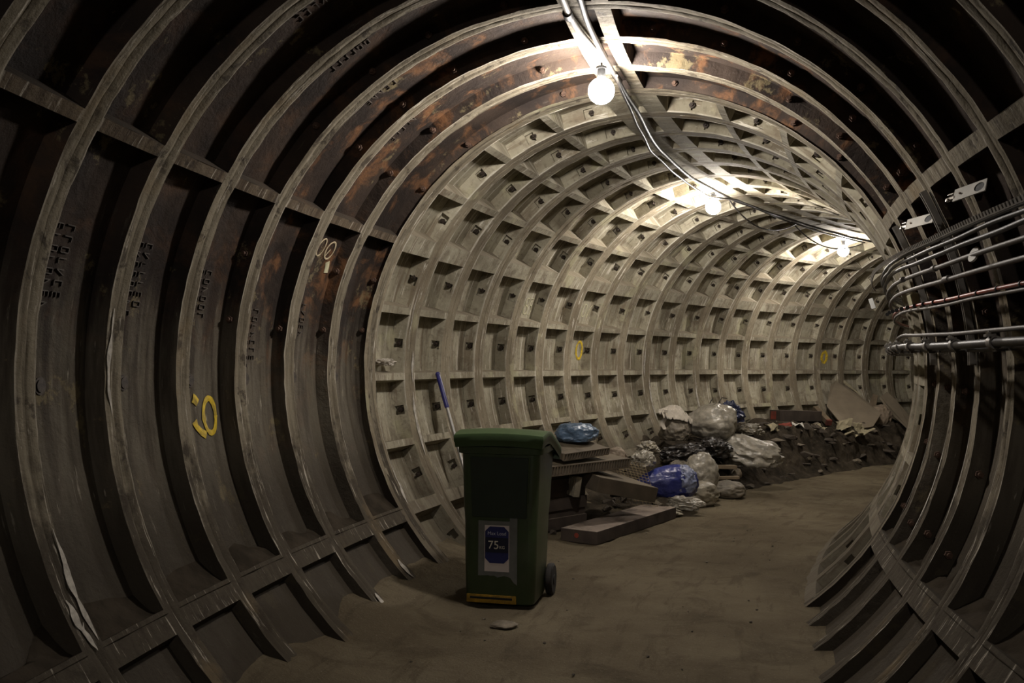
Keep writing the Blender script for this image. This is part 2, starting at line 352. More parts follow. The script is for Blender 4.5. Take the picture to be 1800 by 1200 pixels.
# ------------------------------------------------------------------ lining of the tunnel
def jit(s, th, amp):
    p = np.stack(np.broadcast_arrays(s*9, th*10, np.zeros_like(s*1.0)), -1)
    return amp*(0.7*vn(p)+0.6*vn(p*3.1+5))
def L(s, th, r, amp=0.004):              # lining point with slightly uneven edges
    s, th, r = np.broadcast_arrays(np.asarray(s, float), np.asarray(th, float), np.asarray(r, float))
    wgt = np.clip((R+0.03-r)/0.03, 0, 1)
    return F(s+wgt*jit(s+3.3, th, amp*0.7), th, r+wgt*jit(s, th, amp))
def luv(s, th): return np.stack(np.broadcast_arrays(s, th), -1)
def strip(mb, ss, ths, rs, mi, amp=0.004):
    S, T, Rr = np.broadcast_arrays(ss, ths, rs)
    mb.grid(L(S, T, Rr, amp), mi, luv(S+(Rr-R), T))
def cell(mb, s0, s1, t0, t1, depth, draft, nth, mi_wall, mi_pan, ns=3, amp=0.004, pocket=None, fill=0.0):
    """one recess between flanges: four walls and a floor; pocket=(half size, depth) cuts bolt boxes into both ring walls"""
    Rp = R+depth; dt = draft/R
    th = np.linspace(t0, t1, nth+1); thb = np.linspace(t0+dt, t1-dt, nth+1); k = np.array([0, 0.5, 1.0])
    ss = np.linspace(s0, s1, ns+1); ssb = np.linspace(s0+draft, s1-draft, ns+1)
    S, T = np.meshgrid(ssb, thb, indexing='ij'); strip(mb, S, T, np.full_like(S, Rp), mi_pan, amp)
    for a, b in ((ss[0], ssb[0]), (ss[-1], ssb[-1])):
        if pocket:
            hp, dp = pocket; sg = 1 if a == ss[-1] else -1
            tm = (t0+t1)/2; rm = R+depth*0.52; ht = hp/R
            rs = [R, rm-hp, rm+hp, Rp]; tb = [t0, tm-ht, tm+ht, t1]
            def q(r, t): 
                kk = (r-R)/depth; return a+(b-a)*kk, tm+(t-tm)*(1-kk*(2*dt/(t1-t0)))
            for i in range(3):
                for j in range(3):
                    if i == 1 and j == 1: continue
                    r_ = np.array([[rs[i], rs[i]], [rs[i+1], rs[i+1]]]); t_ = np.array([[tb[j], tb[j+1]]]*2)
                    sp, tp = q(r_, t_); strip(mb, sp, tp, r_, mi_wall, amp)
            c4 = [(rs[1], tb[1]), (rs[1], tb[2]), (rs[2], tb[2]), (rs[2], tb[1])]
            lo = []; hi = []
            for r_, t_ in c4+[c4[0]]:
                sp, tp = q(np.array(r_), np.array(t_)); lo.append((sp, tp, r_)); hi.append((sp+sg*dp, tp, r_+0.004))
            A = np.array([lo, hi]); strip(mb, A[..., 0], A[..., 1], A[..., 2], mi_wall, 0)
            Hh = np.array(hi)[[0, 1, 3, 2]].reshape(2, 2, 3); strip(mb, Hh[..., 0], Hh[..., 1], Hh[..., 2], mi_wall, 0)
        else:
            A = np.stack([a+(b-a)*k]*1)[0][:, None]*np.ones(nth+1)[None]
            T = th[None]*(1-k[:, None])+thb[None]*k[:, None]; Rr = (R+depth*k)[:, None]*np.ones(nth+1)[None]
            strip(mb, A, T, Rr, mi_wall, amp)
    for a, b in ((th[0], thb[0]), (th[-1], thb[-1])):
        Sg = ss[None]*(1-k[:, None])+ssb[None]*k[:, None]; T = (a+(b-a)*k)[:, None]*np.ones(ns+1)[None]; Rr = (R+depth*k)[:, None]*np.ones(ns+1)[None]
        strip(mb, Sg, T, Rr, mi_wall, amp)
    if fill:                              # dirt lying on the ledge at the foot of the recess
        fl = fill/R
        sg = 1 if t1 < D(90) else -1
        base = t0 if sg > 0 else t1
        n = 6; kk = np.linspace(0, 1, n); S, K = np.meshgrid(np.linspace(s0-0.012, s1+0.012, 9), kk, indexing='ij')
        T = base+sg*(-0.012+fl*K**1.7*(0.75+0.5*vn(np.stack([S*6, K*2, S*0+base+S0], -1)))); Rr = R-0.005+(depth+0.007)*K
        mb.grid(F(S, T, Rr), 2, luv(S, T))
def rings_band(mb, sk, half, t0, t1, mi, step=D(1.0), groove=0.0025, amp=0.004):
    n = max(2, int((t1-t0)/step)); th = np.linspace(t0, t1, n+1)
    prof = [(-half, 0.0), (-half*0.55, -0.002), (-0.006, 0.0), (0, groove), (0.006, 0.0), (half*0.55, -0.002), (half, 0.0)]
    S = np.array([p[0] for p in prof])[:, None]+sk+0*th[None]; Rr = np.array([p[1] for p in prof])[:, None]+R+0*th[None]
    strip(mb, S, th[None]+0*S, Rr, mi, amp)
def ribs_band(mb, s0, s1, t0, t1, mi, n=4, amp=0.004, sink=0.0):
    S, T = np.meshgrid(np.linspace(s0, s1, n+1), np.linspace(t0, t1, 4), indexing='ij'); strip(mb, S, T, np.full_like(S, R+sink), mi, amp)

TL, TR_ = D(-57), D(237)
J_UL, J_LL, J_UR, J_LR = D(150.7), D(213.6), D(29.1), D(-32.4)
KEY = [(D(85.6), D(88.2)), (D(90.4), D(93.4))]
HI_ = 0.055; DI = 0.078                  # half width and depth of the iron flanges
HC = 0.078; DC = 0.108                   # the same for the concrete rings
hj = 0.026/R                             # half angle of a longitudinal iron joint
def iron_segment(name, joints, label, extra=()):
    """joints: list of (t0,t1) solid bands in rising order; recesses lie between them"""
    mb = MB()
    t0, t1 = joints[0][0], joints[-1][1]
    ks = range(-15, 8)
    for k in ks:
        rings_band(mb, S0+k*PI_, HI_, t0, t1, 1)
    for k in list(ks)[:-1]:
        a, b = S0+k*PI_+HI_, S0+(k+1)*PI_-HI_
        for (u0, u1) in joints:
            if u1-u0 > 1e-6: ribs_band(mb, a, b, u0, u1, 3 if 2.2 < u0 < 2.9 else 1)
        for (p, q) in zip(joints[:-1], joints[1:]):
            if q[0]-p[1] < D(3): depth = 0.06
            else: depth = DI
            side = name.startswith('wall')
            lowest = side and q[0]-p[1] < D(30)
            cell(mb, a, b, p[1], q[0], 0.05 if lowest else depth, 0.010, max(2, int((q[0]-p[1])/D(1.5))), 0, 0, amp=0.005,
                 fill=0.17 if side and not lowest and k > -3 else 0)
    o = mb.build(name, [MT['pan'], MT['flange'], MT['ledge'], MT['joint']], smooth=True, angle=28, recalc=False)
    return tag(o, label, None, kind='structure')
def conc_segment(name, joints, label, nring=28):
    mb = MB(); t0, t1 = joints[0][0], joints[-1][1]
    for k in range(0, nring+1):
        sk = SB+k*PC
        rings_band(mb, sk, HC, t0, t1, 1, groove=0.004)
    for k in range(nring):
        a, b = SB+k*PC+(HC if k else HC), SB+(k+1)*PC-HC
        for (u0, u1) in joints: ribs_band(mb, a-0.004, b+0.004, u0, u1, 0)
        for (p, q) in zip(joints[:-1], joints[1:]):
            if q[0]-p[1] < D(3): cell(mb, a, b, p[1], q[0], 0.04, 0.01, 2, 0, 0); continue
            cell(mb, a, b, p[1], q[0], DC, 0.014, 4, 0, 0, amp=0.003, pocket=(0.034, 0.03))
    o = mb.build(name, [MT['conc'], MT['concband']], smooth=True, angle=25, recalc=False)
    return tag(o, label, None, kind='structure')
def jb(t, h=hj): return (t-h, t+h)
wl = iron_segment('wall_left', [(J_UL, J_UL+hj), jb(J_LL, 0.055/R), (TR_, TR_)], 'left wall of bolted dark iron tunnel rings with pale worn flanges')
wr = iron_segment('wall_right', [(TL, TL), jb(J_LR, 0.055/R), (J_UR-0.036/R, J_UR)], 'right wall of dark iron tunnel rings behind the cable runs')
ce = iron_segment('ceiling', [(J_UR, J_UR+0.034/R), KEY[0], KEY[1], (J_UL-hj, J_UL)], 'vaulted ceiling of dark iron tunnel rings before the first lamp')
hr = 0.026/R; hjc = 0.066/R
def crange(a, b, n, ha, hb):             # joints a and b (outer halves dropped) and n-1 ribs between
    out = [(a, a+ha)] if ha else []
    for i in range(1, n): c = a+(b-a)*i/n; out.append((c-hr, c+hr))
    out.append((b-hb, b)); return out
cl = conc_segment('wall_far_left', crange(J_UL, J_LL, 4, hjc, hjc)+[(J_LL, J_LL+hr), (TR_-D(8), TR_)], 'left wall of pale waffled concrete rings around the bend')
cr = conc_segment('wall_far_right', [(TL, TL+D(8)), (J_LR-hr, J_LR)]+crange(J_LR, J_UR, 4, hjc, hjc), 'right wall of concrete rings on the inside of the bend')
cc = conc_segment('ceiling_far', crange(J_UR, KEY[0][0]-0.02, 4, hjc, hr)[:-1]+[(KEY[0][0]-0.03, KEY[0][1])]+[(KEY[1][0], KEY[1][1]+0.03)]+crange(KEY[1][1]+0.02, J_UL, 4, 0, hjc), 'vaulted ceiling of pale waffled concrete rings beyond the first lamp')

# small fittings of the lining: children of the wall they belong to
def hexnut_bm(r, h):
    bm = bmesh.new()
    bmesh.ops.create_cone(bm, cap_ends=True, segments=6, radius1=r, radius2=r*0.96, depth=h, matrix=Matrix.Translation((0, 0, h/2)))
    bmesh.ops.create_cone(bm, cap_ends=True, segments=10, radius1=r*0.55, radius2=r*0.5, depth=h*0.9, matrix=Matrix.Translation((0, 0, h*1.3)))
    return bm
def frame_m(s, th, r, nrm):              # a matrix with z along 'nrm' ('-s' towards the viewer's end, 'in' towards the axis)
    x, y, p = [float(a) for a in cen(s)]
    along = Vector((math.sin(p), math.cos(p), 0)); out = Vector((math.cos(th)*math.cos(p), -math.cos(th)*math.sin(p), math.sin(th)))
    z = {'-s': -along, 's': along, 'in': -out}[nrm]; xx = out if nrm != 'in' else along
    yy = z.cross(xx); c = F(s, th, r)
    return Matrix(((xx.x, yy.x, z.x, c[0]), (xx.y, yy.y, z.y, c[1]), (xx.z, yy.z, z.z, c[2]), (0, 0, 0, 1)))
mbn = MB(); mbn.bm(hexnut_bm(0.019, 0.018)); _nut = mbn.build('bolt', MT['rustbolt']); nut_rust = _nut.data; bpy.data.objects.remove(_nut)
mbn = MB(); mbn.bm(hexnut_bm(0.022, 0.024)); _nut = mbn.build('bolt', MT['darkbolt']); nut_dark = _nut.data; bpy.data.objects.remove(_nut)
def put(me, name, parent, M):
    o = bpy.data.objects.new(name, me); COL.objects.link(o); o.parent = parent; o.matrix_world = M; return o
def side_of(th, iron=True):
    t = (wl, ce, wr) if iron else (cl, cc, cr)
    return t[0] if th > J_UL else (t[1] if th > J_UR else t[2])
rng = random.Random(3)
for k in range(4, 8):
    for i in range(18):
        th = D(-25+11.6*i+rng.uniform(-1, 1))
        if any(abs(th-j) < D(3.5) for j in (J_UL, J_UR, D(87), D(92))) or rng.random() < 0.12: continue
        put(nut_rust, 'bolt', side_of(th), frame_m(S0+k*PI_-HI_-0.006, th, R+0.042, '-s'))
def conc_cells():
    segs = [(cl, [(J_UL+(J_LL-J_UL)*i/4, J_UL+(J_LL-J_UL)*(i+1)/4) for i in range(4)]),
            (cc, [(J_UR+(KEY[0][0]-J_UR)*i/4, J_UR+(KEY[0][0]-J_UR)*(i+1)/4) for i in range(4)]+[(KEY[1][1]+(J_UL-KEY[1][1])*i/4, KEY[1][1]+(J_UL-KEY[1][1])*(i+1)/4) for i in range(4)]),
            (cr, [(J_LR+(J_UR-J_LR)*i/4, J_LR+(J_UR-J_LR)*(i+1)/4) for i in range(4)])]
    for par, cs in segs:
        cnt = 0; rest = MB()
        for k in range(1, 24):
            for (a, b) in cs:
                M = frame_m(SB+k*PC-HC-0.012+0.03-0.004, (a+b)/2+rng.uniform(-.004, .004), R+DC*0.52, '-s')
                if par is cr and k > 8: continue
                if cnt < 100: put(nut_dark, 'bolt', par, M); cnt += 1
                else: rest.bm(hexnut_bm(0.022, 0.024), c=M.translation, rot=M)
        if rest.nv:
            o = rest.build('bolt_run', MT['darkbolt'], par); o['kind'] = 'stuff'
conc_cells()
# grout plugs in the middle of the iron pans
mbn = MB(); mbn.tube([(0, 0, -0.01), (0, 0, 0.004)], 0.034, 14); mbn.tube([(0, 0, 0.003), (0, 0, 0.008)], [0.024, 0.024], 14)
_p = mbn.build('grout_plug', MT['darkbolt']); plug = _p.data; bpy.data.objects.remove(_p)
for k in range(0, 7):
    for th in (D(181.8), D(-1.5), D(57), D(121)):
        put(plug, 'grout_plug', side_of(th), frame_m(S0+(k+0.36)*PI_, th, R+DI, 'in'))
for k in range(0, 22):
    if k % 3 != 1: put(plug, 'grout_plug', cl, frame_m(SB+(k+0.30)*PC, D(173), R+DC, 'in'))
# raised unreadable casting marks on the pans
GL = ['|-_', '|_', '|-', '/|', '|=|', '-|', '|_|', '=|', 'o', '|\\']
def glyph(mb, ch, s, th, r, hs, ht):     # letter strokes built as low bars on the pan
    def bar(s0, t0, s1, t1, wd=0.004):
        m = frame_m((s0+s1)/2, (t0+t1)/2, r-0.003, 'in'); ln = math.hypot(s1-s0, (t1-t0)*r)
        a = math.atan2((t1-t0)*r, s1-s0)
        bm = bmesh.new(); bmesh.ops.create_cube(bm, size=1)
        sgn = 1 if m.col[1].xyz.dot(Vector(F(s, th+0.01, r)-F(s, th, r))) > 0 else -1
        for v in bm.verts:
            x, y = v.co.x*ln, v.co.y*wd
            v.co = Vector((x*math.cos(a)-y*math.sin(a), sgn*(x*math.sin(a)+y*math.cos(a)), v.co.z*0.008))
        mb.bm(bm, c=m.translation, rot=m)
    for q in ch:
        if q == '|': bar(s, th, s+hs, th)
        elif q == '-': bar(s+hs, th, s+hs, th+ht)
        elif q == '_': bar(s, th, s, th+ht)
        elif q == '=': bar(s, th, s, th+ht); bar(s+hs, th, s+hs, th+ht); bar(s+hs/2, th, s+hs/2, th+ht)
        elif q == '/': bar(s, th, s+hs, th+ht)
        elif q == '\\': bar(s+hs, th, s, th+ht)
        elif q == 'o': bar(s, th, s+hs, th); bar(s, th+ht, s+hs, th+ht); bar(s, th, s, th+ht); bar(s+hs, th, s+hs, th+ht)
def casting(k, th0, n, rows=2, par=None):
    mb = MB(); rr = random.Random(int(k*31+th0*10))
    for row in range(rows):
        for i in range(n-row):
            glyph(mb, rr.choice(GL), S0+k*PI_+HI_+0.085+row*0.065, D(th0)+i*0.023, R+DI, 0.044, 0.011)
    mb.build('cast_lettering', MT['castletter'], par or side_of(D(th0)))
for k, th0, n in ((1, 163, 8), (2, 163, 8), (3, 165, 7), (4, 170, 8), (5, 168, 6), (2, 121, 6), (3, 122, 7), (4, 124, 6), (5, 127, 6), (1, 112, 5), (3, 47, 6), (4, 50, 6), (2, 52, 6)):
    casting(k, th0, n)
# painted numerals: thin strokes lying on the lining
def stroke(par, pts, wd, r, mat, name='painted_number'):
    mb = MB(); P = np.array(pts, float); dd = np.gradient(P, axis=0); dd[:, 1] *= r; ln = np.hypot(dd[:, 0], dd[:, 1])+1e-9
    nx, ny = -dd[:, 1]/ln, dd[:, 0]/ln/r
    w_ = wd/2*(1+0.35*vn(np.stack([np.arange(len(P))*0.9, P[:, 0]*0, P[:, 1]*7], -1)))
    G = np.stack([F(P[:, 0]+nx*w_*q, P[:, 1]+ny*w_*q, np.full(len(P), r-0.004-0.002*(1-abs(q)))) for q in (-1, 0, 1)], 1)
    mb.grid(G, 0); return mb.build(name, mat, par)
def oval(sc, tc, rs, rtt, n=24, tilt=0.0):
    return [(sc+rs*math.cos(a)+tilt*math.sin(a), D(tc)+D(rtt)*math.sin(a)) for a in np.linspace(0, 2*PI, n)]
stroke(wl, oval(4.42, 187.3, 0.052, 2.7), 0.030, R+DI, MT['yellow'])
stroke(wl, [(4.285, D(184.4)), (4.30, D(184.6)), (4.325, D(185.2))], 0.05, R+DI, MT['yellow'])
stroke(wl, [(4.285, D(187.9)), (4.30, D(188.8)), (4.335, D(189.7)), (4.37, D(190.2))], 0.045, R+DI, MT['yellow'])
stroke(wl, oval(5.44, 157.0, 0.046, 1.75, tilt=-0.012), 0.012, R+DI, MT['chalk'])
stroke(wl, oval(5.33, 156.8, 0.036, 1.75, tilt=-0.012), 0.010, R+DI, MT['chalk'])
stroke(wl, [(5.40, D(158.4)), (5.44, D(156.8))], 0.010, R+DI, MT['chalk'])
stroke(wl, [(5.46, D(159.2)), (5.475, D(160.2)), (5.48, D(161.4))], 0.045, R+DI, MT['palechalk'], 'paint_splash')
stroke(cl, oval(10.04, 174.3, 0.062, 2.9), 0.034, R+DC, MT['yellow'])
stroke(cl, oval(15.77, 174.8, 0.060, 2.5), 0.055, R+DC, MT['yellow'])
stroke(cl, [(15.64, D(175.3)), (15.71, D(175.3))], 0.04, R+DC, MT['yellow'])
for sc, ch in ((8.79, '8'), (8.87, '5'), (9.98, '0'), (10.09, '1')):
    if ch == '8':
        stroke(cl, oval(sc, 160.2, 0.03, 1.2, 16), 0.012, R+DC, MT['palechalk']); stroke(cl, oval(sc, 162.6, 0.035, 1.3, 16), 0.012, R+DC, MT['palechalk'])
    elif ch == '5': stroke(cl, [(sc+.03, D(159)), (sc-.02, D(159)), (sc-.025, D(161)), (sc+.02, D(161.2)), (sc+.03, D(162.6)), (sc+.01, D(164)), (sc-.03, D(163.8))], 0.012, R+DC, MT['palechalk'])
    elif ch == '0': stroke(cl, oval(sc, 160.6, 0.04, 2.2, 18), 0.014, R+DC, MT['palechalk'])
    else: stroke(cl, [(sc-.03, D(163)), (sc, D(159.4)), (sc+.06, D(157.4))], 0.014, R+DC, MT['palechalk'])
# white plaster splashes and drips on the flange faces
def splash(par, s, t0, t1, wd, seed, mat='splash'):
    rr = random.Random(seed); n = 26
    pts = [(s+0.014*float(vn(np.array([seed*3.3, i*0.16, 0.5]))), D(t0+(t1-t0)*i/n)) for i in range(n+1)]
    mb = MB(); P = np.array(pts); w_ = wd*np.clip(0.25+np.abs(fbm(np.stack([P[:, 1]*9+seed, P[:, 1]*0, P[:, 1]*0+seed], -1), 4))*2.2, 0.1, 1)*np.sin(np.linspace(0.15, PI-0.05, n+1))
    G = np.stack([F(P[:, 0]+w_*q, P[:, 1], np.full(n+1, R-0.006)) for q in (-1, -0.3, 0.4, 1)], 1); mb.grid(G); mb.build('plaster_splash', MT[mat], par)
splash(wl, S0+PI_+0.035, 198, 211.5, 0.020, 3); splash(wl, S0+PI_-0.02, 206, 210, 0.030, 5); splash(wl, S0+PI_+0.0, 209, 212.5, 0.012, 8)
splash(wl, S0+5*PI_+0.01, 225.5, 229.5, 0.030, 9); splash(wl, S0+6*PI_+0.01, 222, 227, 0.024, 11); splash(wl, S0+2*PI_-0.03, 172, 186, 0.014, 13)
splash(cl, SB+PC+0.03, 186, 202, 0.024, 15); splash(cl, SB+PC+0.04, 176, 184, 0.018, 17); splash(cl, SB+PC-0.05, 160, 172, 0.016, 21)
splash(cl, SB+0.06, 203, 212, 0.02, 23)
splash(cl, SB+9*PC-0.05, 170, 184, 0.016, 25); splash(cl, SB+9*PC+0.05, 184, 203, 0.018, 27); splash(cl, SB+11*PC-0.04, 180, 205, 0.016, 29)
splash(wr, S0+5*PI_+0.03, -28, -10, 0.012, 31); splash(wr, S0+6*PI_+0.03, -26, -4, 0.010, 33); splash(wr, S0+4*PI_+0.03, -22, -8, 0.009, 35)

# ------------------------------------------------------------------ floor and the rubble mound along the left wall
def floor_mesh():
    mb = MB(); ss = np.linspace(-5, 22, 420); uu = np.linspace(-1.5, 1.5, 61)
    S, Uu = np.meshgrid(ss, uu, indexing='ij')
    lim = 1.16+0.0*S
    Z = 0.010*fbm(np.stack([S*1.6, Uu*1.6, S*0], -1), 5)
    Z = Z+0.012*fbm(np.stack([S*7, Uu*7, S*0+3], -1), 3)
    el = np.clip((-Uu-0.72)/0.7, 0, 1); Z = Z+el**1.5*(0.16+0.10*fbm(np.stack([S*2, Uu, S*0+9], -1), 3))
    er = np.clip((Uu-0.90)/0.6, 0, 1); Z = Z+er**1.6*(0.05+0.05*fbm(np.stack([S*2, Uu, S*0+4], -1), 3))
    mb.grid(U(S, Uu, Z), 0, luv(S, Uu))
    o = mb.build('floor', MT['floor'], smooth=True, angle=60, recalc=False); return tag(o, 'trodden brown dirt floor of the tunnel', None, kind='structure')
floor_mesh()
def mound_h(s, u):
    H = np.interp(s, [8.2, 9.2, 10.2, 11.2, 12.5, 14, 16, 19], [0.0, 0.16, 0.32, 0.50, 0.56, 0.56, 0.50, 0.46])
    e = np.interp(s, [8.2, 9.5, 11, 14.3, 19], [-0.75, -0.62, -0.37, -0.42, -0.42])
    e = e+0.10*fbm(np.stack([s*2.1, s*0, s*0], -1), 3)
    k = np.clip((e-u)/0.62, 0, 1); k = k*k*(3-2*k)
    z = H*k
    n = fbm(np.stack([s*3.2, u*3.2, s*0+2], -1), 5)
    rdg = 1-np.abs(fbm(np.stack([s*2.2, u*5.2, s*0+8], -1), 4))*2
    return z+np.clip(k*4, 0, 1)*(0.10*n+0.13*(rdg-0.6)*np.clip(H*2, 0, 1)+0.09*np.abs(fbm(np.stack([s*6, u*7, s*0+21], -1), 3))*np.clip(H*2, 0, 1))-0.02*(k <= 0)
def mound_mesh():
    mb = MB(); S, Uu = np.meshgrid(np.linspace(8.1, 19, 300), np.linspace(-1.72, -0.1, 60), indexing='ij')
    Z = mound_h(S, Uu); Z = np.where(Uu > -0.14, -0.05, Z)
    mb.grid(U(S, Uu, Z), 0, luv(S, Uu))
    o = mb.build('rubble_mound', MT['mound'], smooth=True, angle=50, recalc=False)
    return tag(o, 'long low heap of dark earth and rubble along the far left wall', 'rubble heap', kind='stuff')
mound_mesh()

# ------------------------------------------------------------------ lamps and the cables along the crown
def ball(mb, c, r, sub=3, sc=(1, 1, 1), mi=0):
    bm = bmesh.new(); bmesh.ops.create_icosphere(bm, subdivisions=sub, radius=r)
    for v in bm.verts: v.co = Vector((v.co.x*sc[0], v.co.y*sc[1], v.co.z*sc[2]))
    mb.bm(bm, c, None, mi)
BULB_R = 0.075
lamp_lab = ['glowing round bulb hanging nearest, at the last iron rings', 'glowing round bulb hanging second along the vault, over the concrete rings', 'glowing round bulb hanging farthest along, near the bend']
lamp_lab.append('glowing round bulb hanging behind the viewer, on the same line as the others')
lamp_pos = [(0.352, 5.336, 2.978), (1.600, 9.365, 2.985), (3.90, 13.0, 2.985), (-0.05, -2.5, 2.98)]
for i, p in enumerate(lamp_pos):
    t = thing('tunnel_lamp', lamp_lab[i], 'lamp', p, 0, 'bulbs along the crown')
    mb = MB(); ball(mb, (0, 0, 0), BULB_R, 3); A = 4*PI*BULB_R**2
    mb.build('bulb', mat_emit('glowing_bulb_%d' % i, LAMP_COL, LAMP_W[i]/(PI*A)), t, True, 80)
    mb = MB(); mb.tube([(0, 0, BULB_R*0.9), (0, 0, BULB_R+0.05)], [0.026, 0.022], 16); mb.tube([(0, 0, BULB_R+0.05), (0, 0, BULB_R+0.062)], 0.03, 16)
    mb.build('lamp_holder', MT['blackmatt'], t, True)
    top = 3.14 if i in (0, 3) else 3.12
    mb = MB(); mb.tube([(0, 0, BULB_R+0.06), (0.004, 0, (top-p[2])*0.7), (0, 0, top-p[2])], 0.006, 8); mb.build('flex', MT['black'], t, True)
def path(kp, n=160, amp=0.0, seed=0):    # smooth curve through (s, theta deg, r)
    kp = np.array(kp, float); s = np.linspace(kp[0, 0], kp[-1, 0], n)
    th = np.interp(s, kp[:, 0], kp[:, 1]); r = np.interp(s, kp[:, 0], kp[:, 2])
    k = np.ones(7)/7
    pad = lambda a: np.convolve(np.pad(a, 3, mode='edge'), k, 'valid')
    th, r = pad(th), pad(r)
    if amp: th = th+np.degrees(amp/R)*vn(np.stack([s*2.3, s*0+seed, s*0], -1)); r = r+amp*vn(np.stack([s*2.1, s*0+seed+40, s*0], -1))
    return F(s, np.radians(th), r)
def run(name, kp, rad, mat, label, cat, group=None, amp=0.0, seed=0, n=200, seg=10, par=None):
    mb = MB(); mb.tube(path(kp, n, amp, seed), rad, seg); o = mb.build(name, mat, par, True, 60)
    if par is None: tag(o, label, cat, group)
    return o
t = thing('conduit', 'pale pipe clipped along the crown up to the first bulb', 'pipe', F(3.4, D(92.4), 1.74))
def rel(o, t): o.parent = t; o.matrix_parent_inverse = Matrix.Translation(-Vector(t.location)); return o
rel(run('pipe', [(-4.0, 92.5, 1.735), (1.0, 92.5, 1.735), (4.7, 91.9, 1.735), (5.3, 89.7, 1.74)], 0.017, MT['palepipe'], '', '', par=t), t)
for s in (4.58, 3.6, 2.6):
    mb = MB(); mb.tube(path([(s-0.03, 92.1, 1.735), (s+0.03, 92.05, 1.735)], 4), 0.024, 14); rel(mb.build('coupling', MT['blackmatt'], t, True), t)
run('crown_cable', [(-4.0, 88.6, 1.745), (1.0, 88.6, 1.745), (4.6, 89.6, 1.745), (5.4, 88.8, 1.73), (6.4, 88.6, 1.72), (7.4, 91.5, 1.71), (8.6, 92.5, 1.70), (9.6, 92.0, 1.70), (11.5, 91.5, 1.72), (13.5, 92.0, 1.72), (16, 92, 1.72)], 0.015, MT['black'], 'thick dark cable running the length of the crown past all three bulbs', 'cable', amp=0.006, seed=3, n=300)
run('lighting_cable', [(5.5, 88.2, 1.70), (6.4, 89.6, 1.69), (7.4, 92.8, 1.68), (8.6, 94.5, 1.67), (9.3, 94.5, 1.66), (9.9, 91, 1.70), (11.5, 92.6, 1.71), (12.6, 93.6, 1.70), (14, 94, 1.70)], 0.010, MT['black'], 'thin black lighting cable beside the thick cable beyond the first bulb', 'cable', amp=0.01, seed=9, n=300)
def sag(s0, s1, th, th1, r, drop, rad, label):
    s = np.linspace(s0, s1, 40); k = (s-s0)/(s1-s0); P = F(s, np.radians(th+(th1-th)*k), np.full(40, r)); P[:, 2] -= drop*4*k*(1-k)
    mb = MB(); mb.tube(P, rad, 8); tag(mb.build('hanging_cable', MT['black'], None, True), label, 'cable', 'drooping loops at the crown')
sag(9.9, 11.9, 93.5, 93, 1.71, 0.17, 0.008, 'drooping loop of thin black cable just beyond the second bulb')
sag(11.9, 14.0, 93.5, 95, 1.70, 0.16, 0.008, 'drooping loop of thin black cable just before the farthest bulb')

# ------------------------------------------------------------------ cable runs on the right wall
def thb(b): return [(1.6, b, 1.63), (3.3, b, 1.63), (4.3, b+0.1, 1.63), (5.3, b+0.8, 1.645), (6.2, b+1.5, 1.685), (12, b+2.0, 1.70)]
def cab(b, dr=0.0): return [(s, t_, r+dr) for s, t_, r in thb(b)]
t = thing('toothed_cable_strip', 'uppermost run on the right wall, a black strip edged with small teeth', 'cable', F(3.6, D(20.2), 1.63))
mb = MB(); mb.tube(path(cab(19.95), 220), 0.008, 8); rel(mb.build('strip', MT['black'], t, True, 60), t)
ss_ = np.arange(2.6, 8.0, 0.0165); hh = []; pp = []
for i, q in enumerate(ss_): pp += [q, q+0.0145]; hh += [0.005 if i % 2 else 0.022]*2
pp = np.array(pp); hh = np.array(hh)
tb = np.radians(np.interp(pp, [x[0] for x in thb(20.1)], [x[1] for x in thb(20.1)])); n_ = len(pp)
G = np.stack([F(pp, tb, np.full(n_, 1.621)), F(pp, tb+hh/1.63, np.full(n_, 1.621)), F(pp, tb+hh/1.63, np.full(n_, 1.628)), F(pp, tb, np.full(n_, 1.628))], 0)
mb = MB(); mb.grid(G, 0, closed_u=True); rel(mb.build('toothed_edge', MT['steel'], t), t)
run('power_cable', cab(19.15), 0.009, MT['black'], 'glossy black cable directly under the toothed strip on the right wall', 'cable', amp=0.004, seed=1)
run('power_cable', cab(18.1), 0.010, MT['black'], 'black cable third from the top on the right wall, above the pipe with a disc', 'cable', amp=0.006, seed=5)
t = thing('steel_pipe', 'grey pipe on the right wall carrying a round disc', 'pipe', F(3.6, D(16.3), 1.63))
rel(run('pipe', cab(16.25), 0.010, MT['pipe'], '', '', par=t), t)
M = frame_m(3.78, D(16.3), 1.63, '-s'); mb = MB(); a = Vector(M.translation); z = Vector((-0.93, -0.1, 0.35)).normalized()
mb.tube([a-z*0.004, a+z*0.004], 0.030, 24); rel(mb.build('disc', MT['plate'], t, True, 30), t)
for s in (4.4, 5.2):
    mb = MB(); mb.tube(path([(s-0.025, float(np.interp(s, [x[0] for x in thb(16.25)], [x[1] for x in thb(16.25)])), 1.63), (s+0.025, float(np.interp(s+.05, [x[0] for x in thb(16.25)], [x[1] for x in thb(16.25)])), 1.63)], 4), 0.014, 12); rel(mb.build('coupling', MT['pipe'], t, True), t)
t = thing('steel_pipe', 'grey pipe without a disc, midway down the right wall above the red cable', 'pipe', F(3.6, D(14.1), 1.63))
rel(run('pipe', cab(14.1), 0.010, MT['pipe'], '', '', par=t), t)
mb = MB(); mb.tube(path([(4.2, 14.3, 1.63), (4.28, 14.35, 1.63)], 4), 0.014, 12); rel(mb.build('coupling', MT['pipe'], t, True), t)
t = thing('red_cable', 'red cable with dark ties on the right wall', 'cable', F(3.6, D(11.3), 1.63))
rel(run('sheath', cab(11.25), 0.008, MT['red'], '', '', par=t), t)
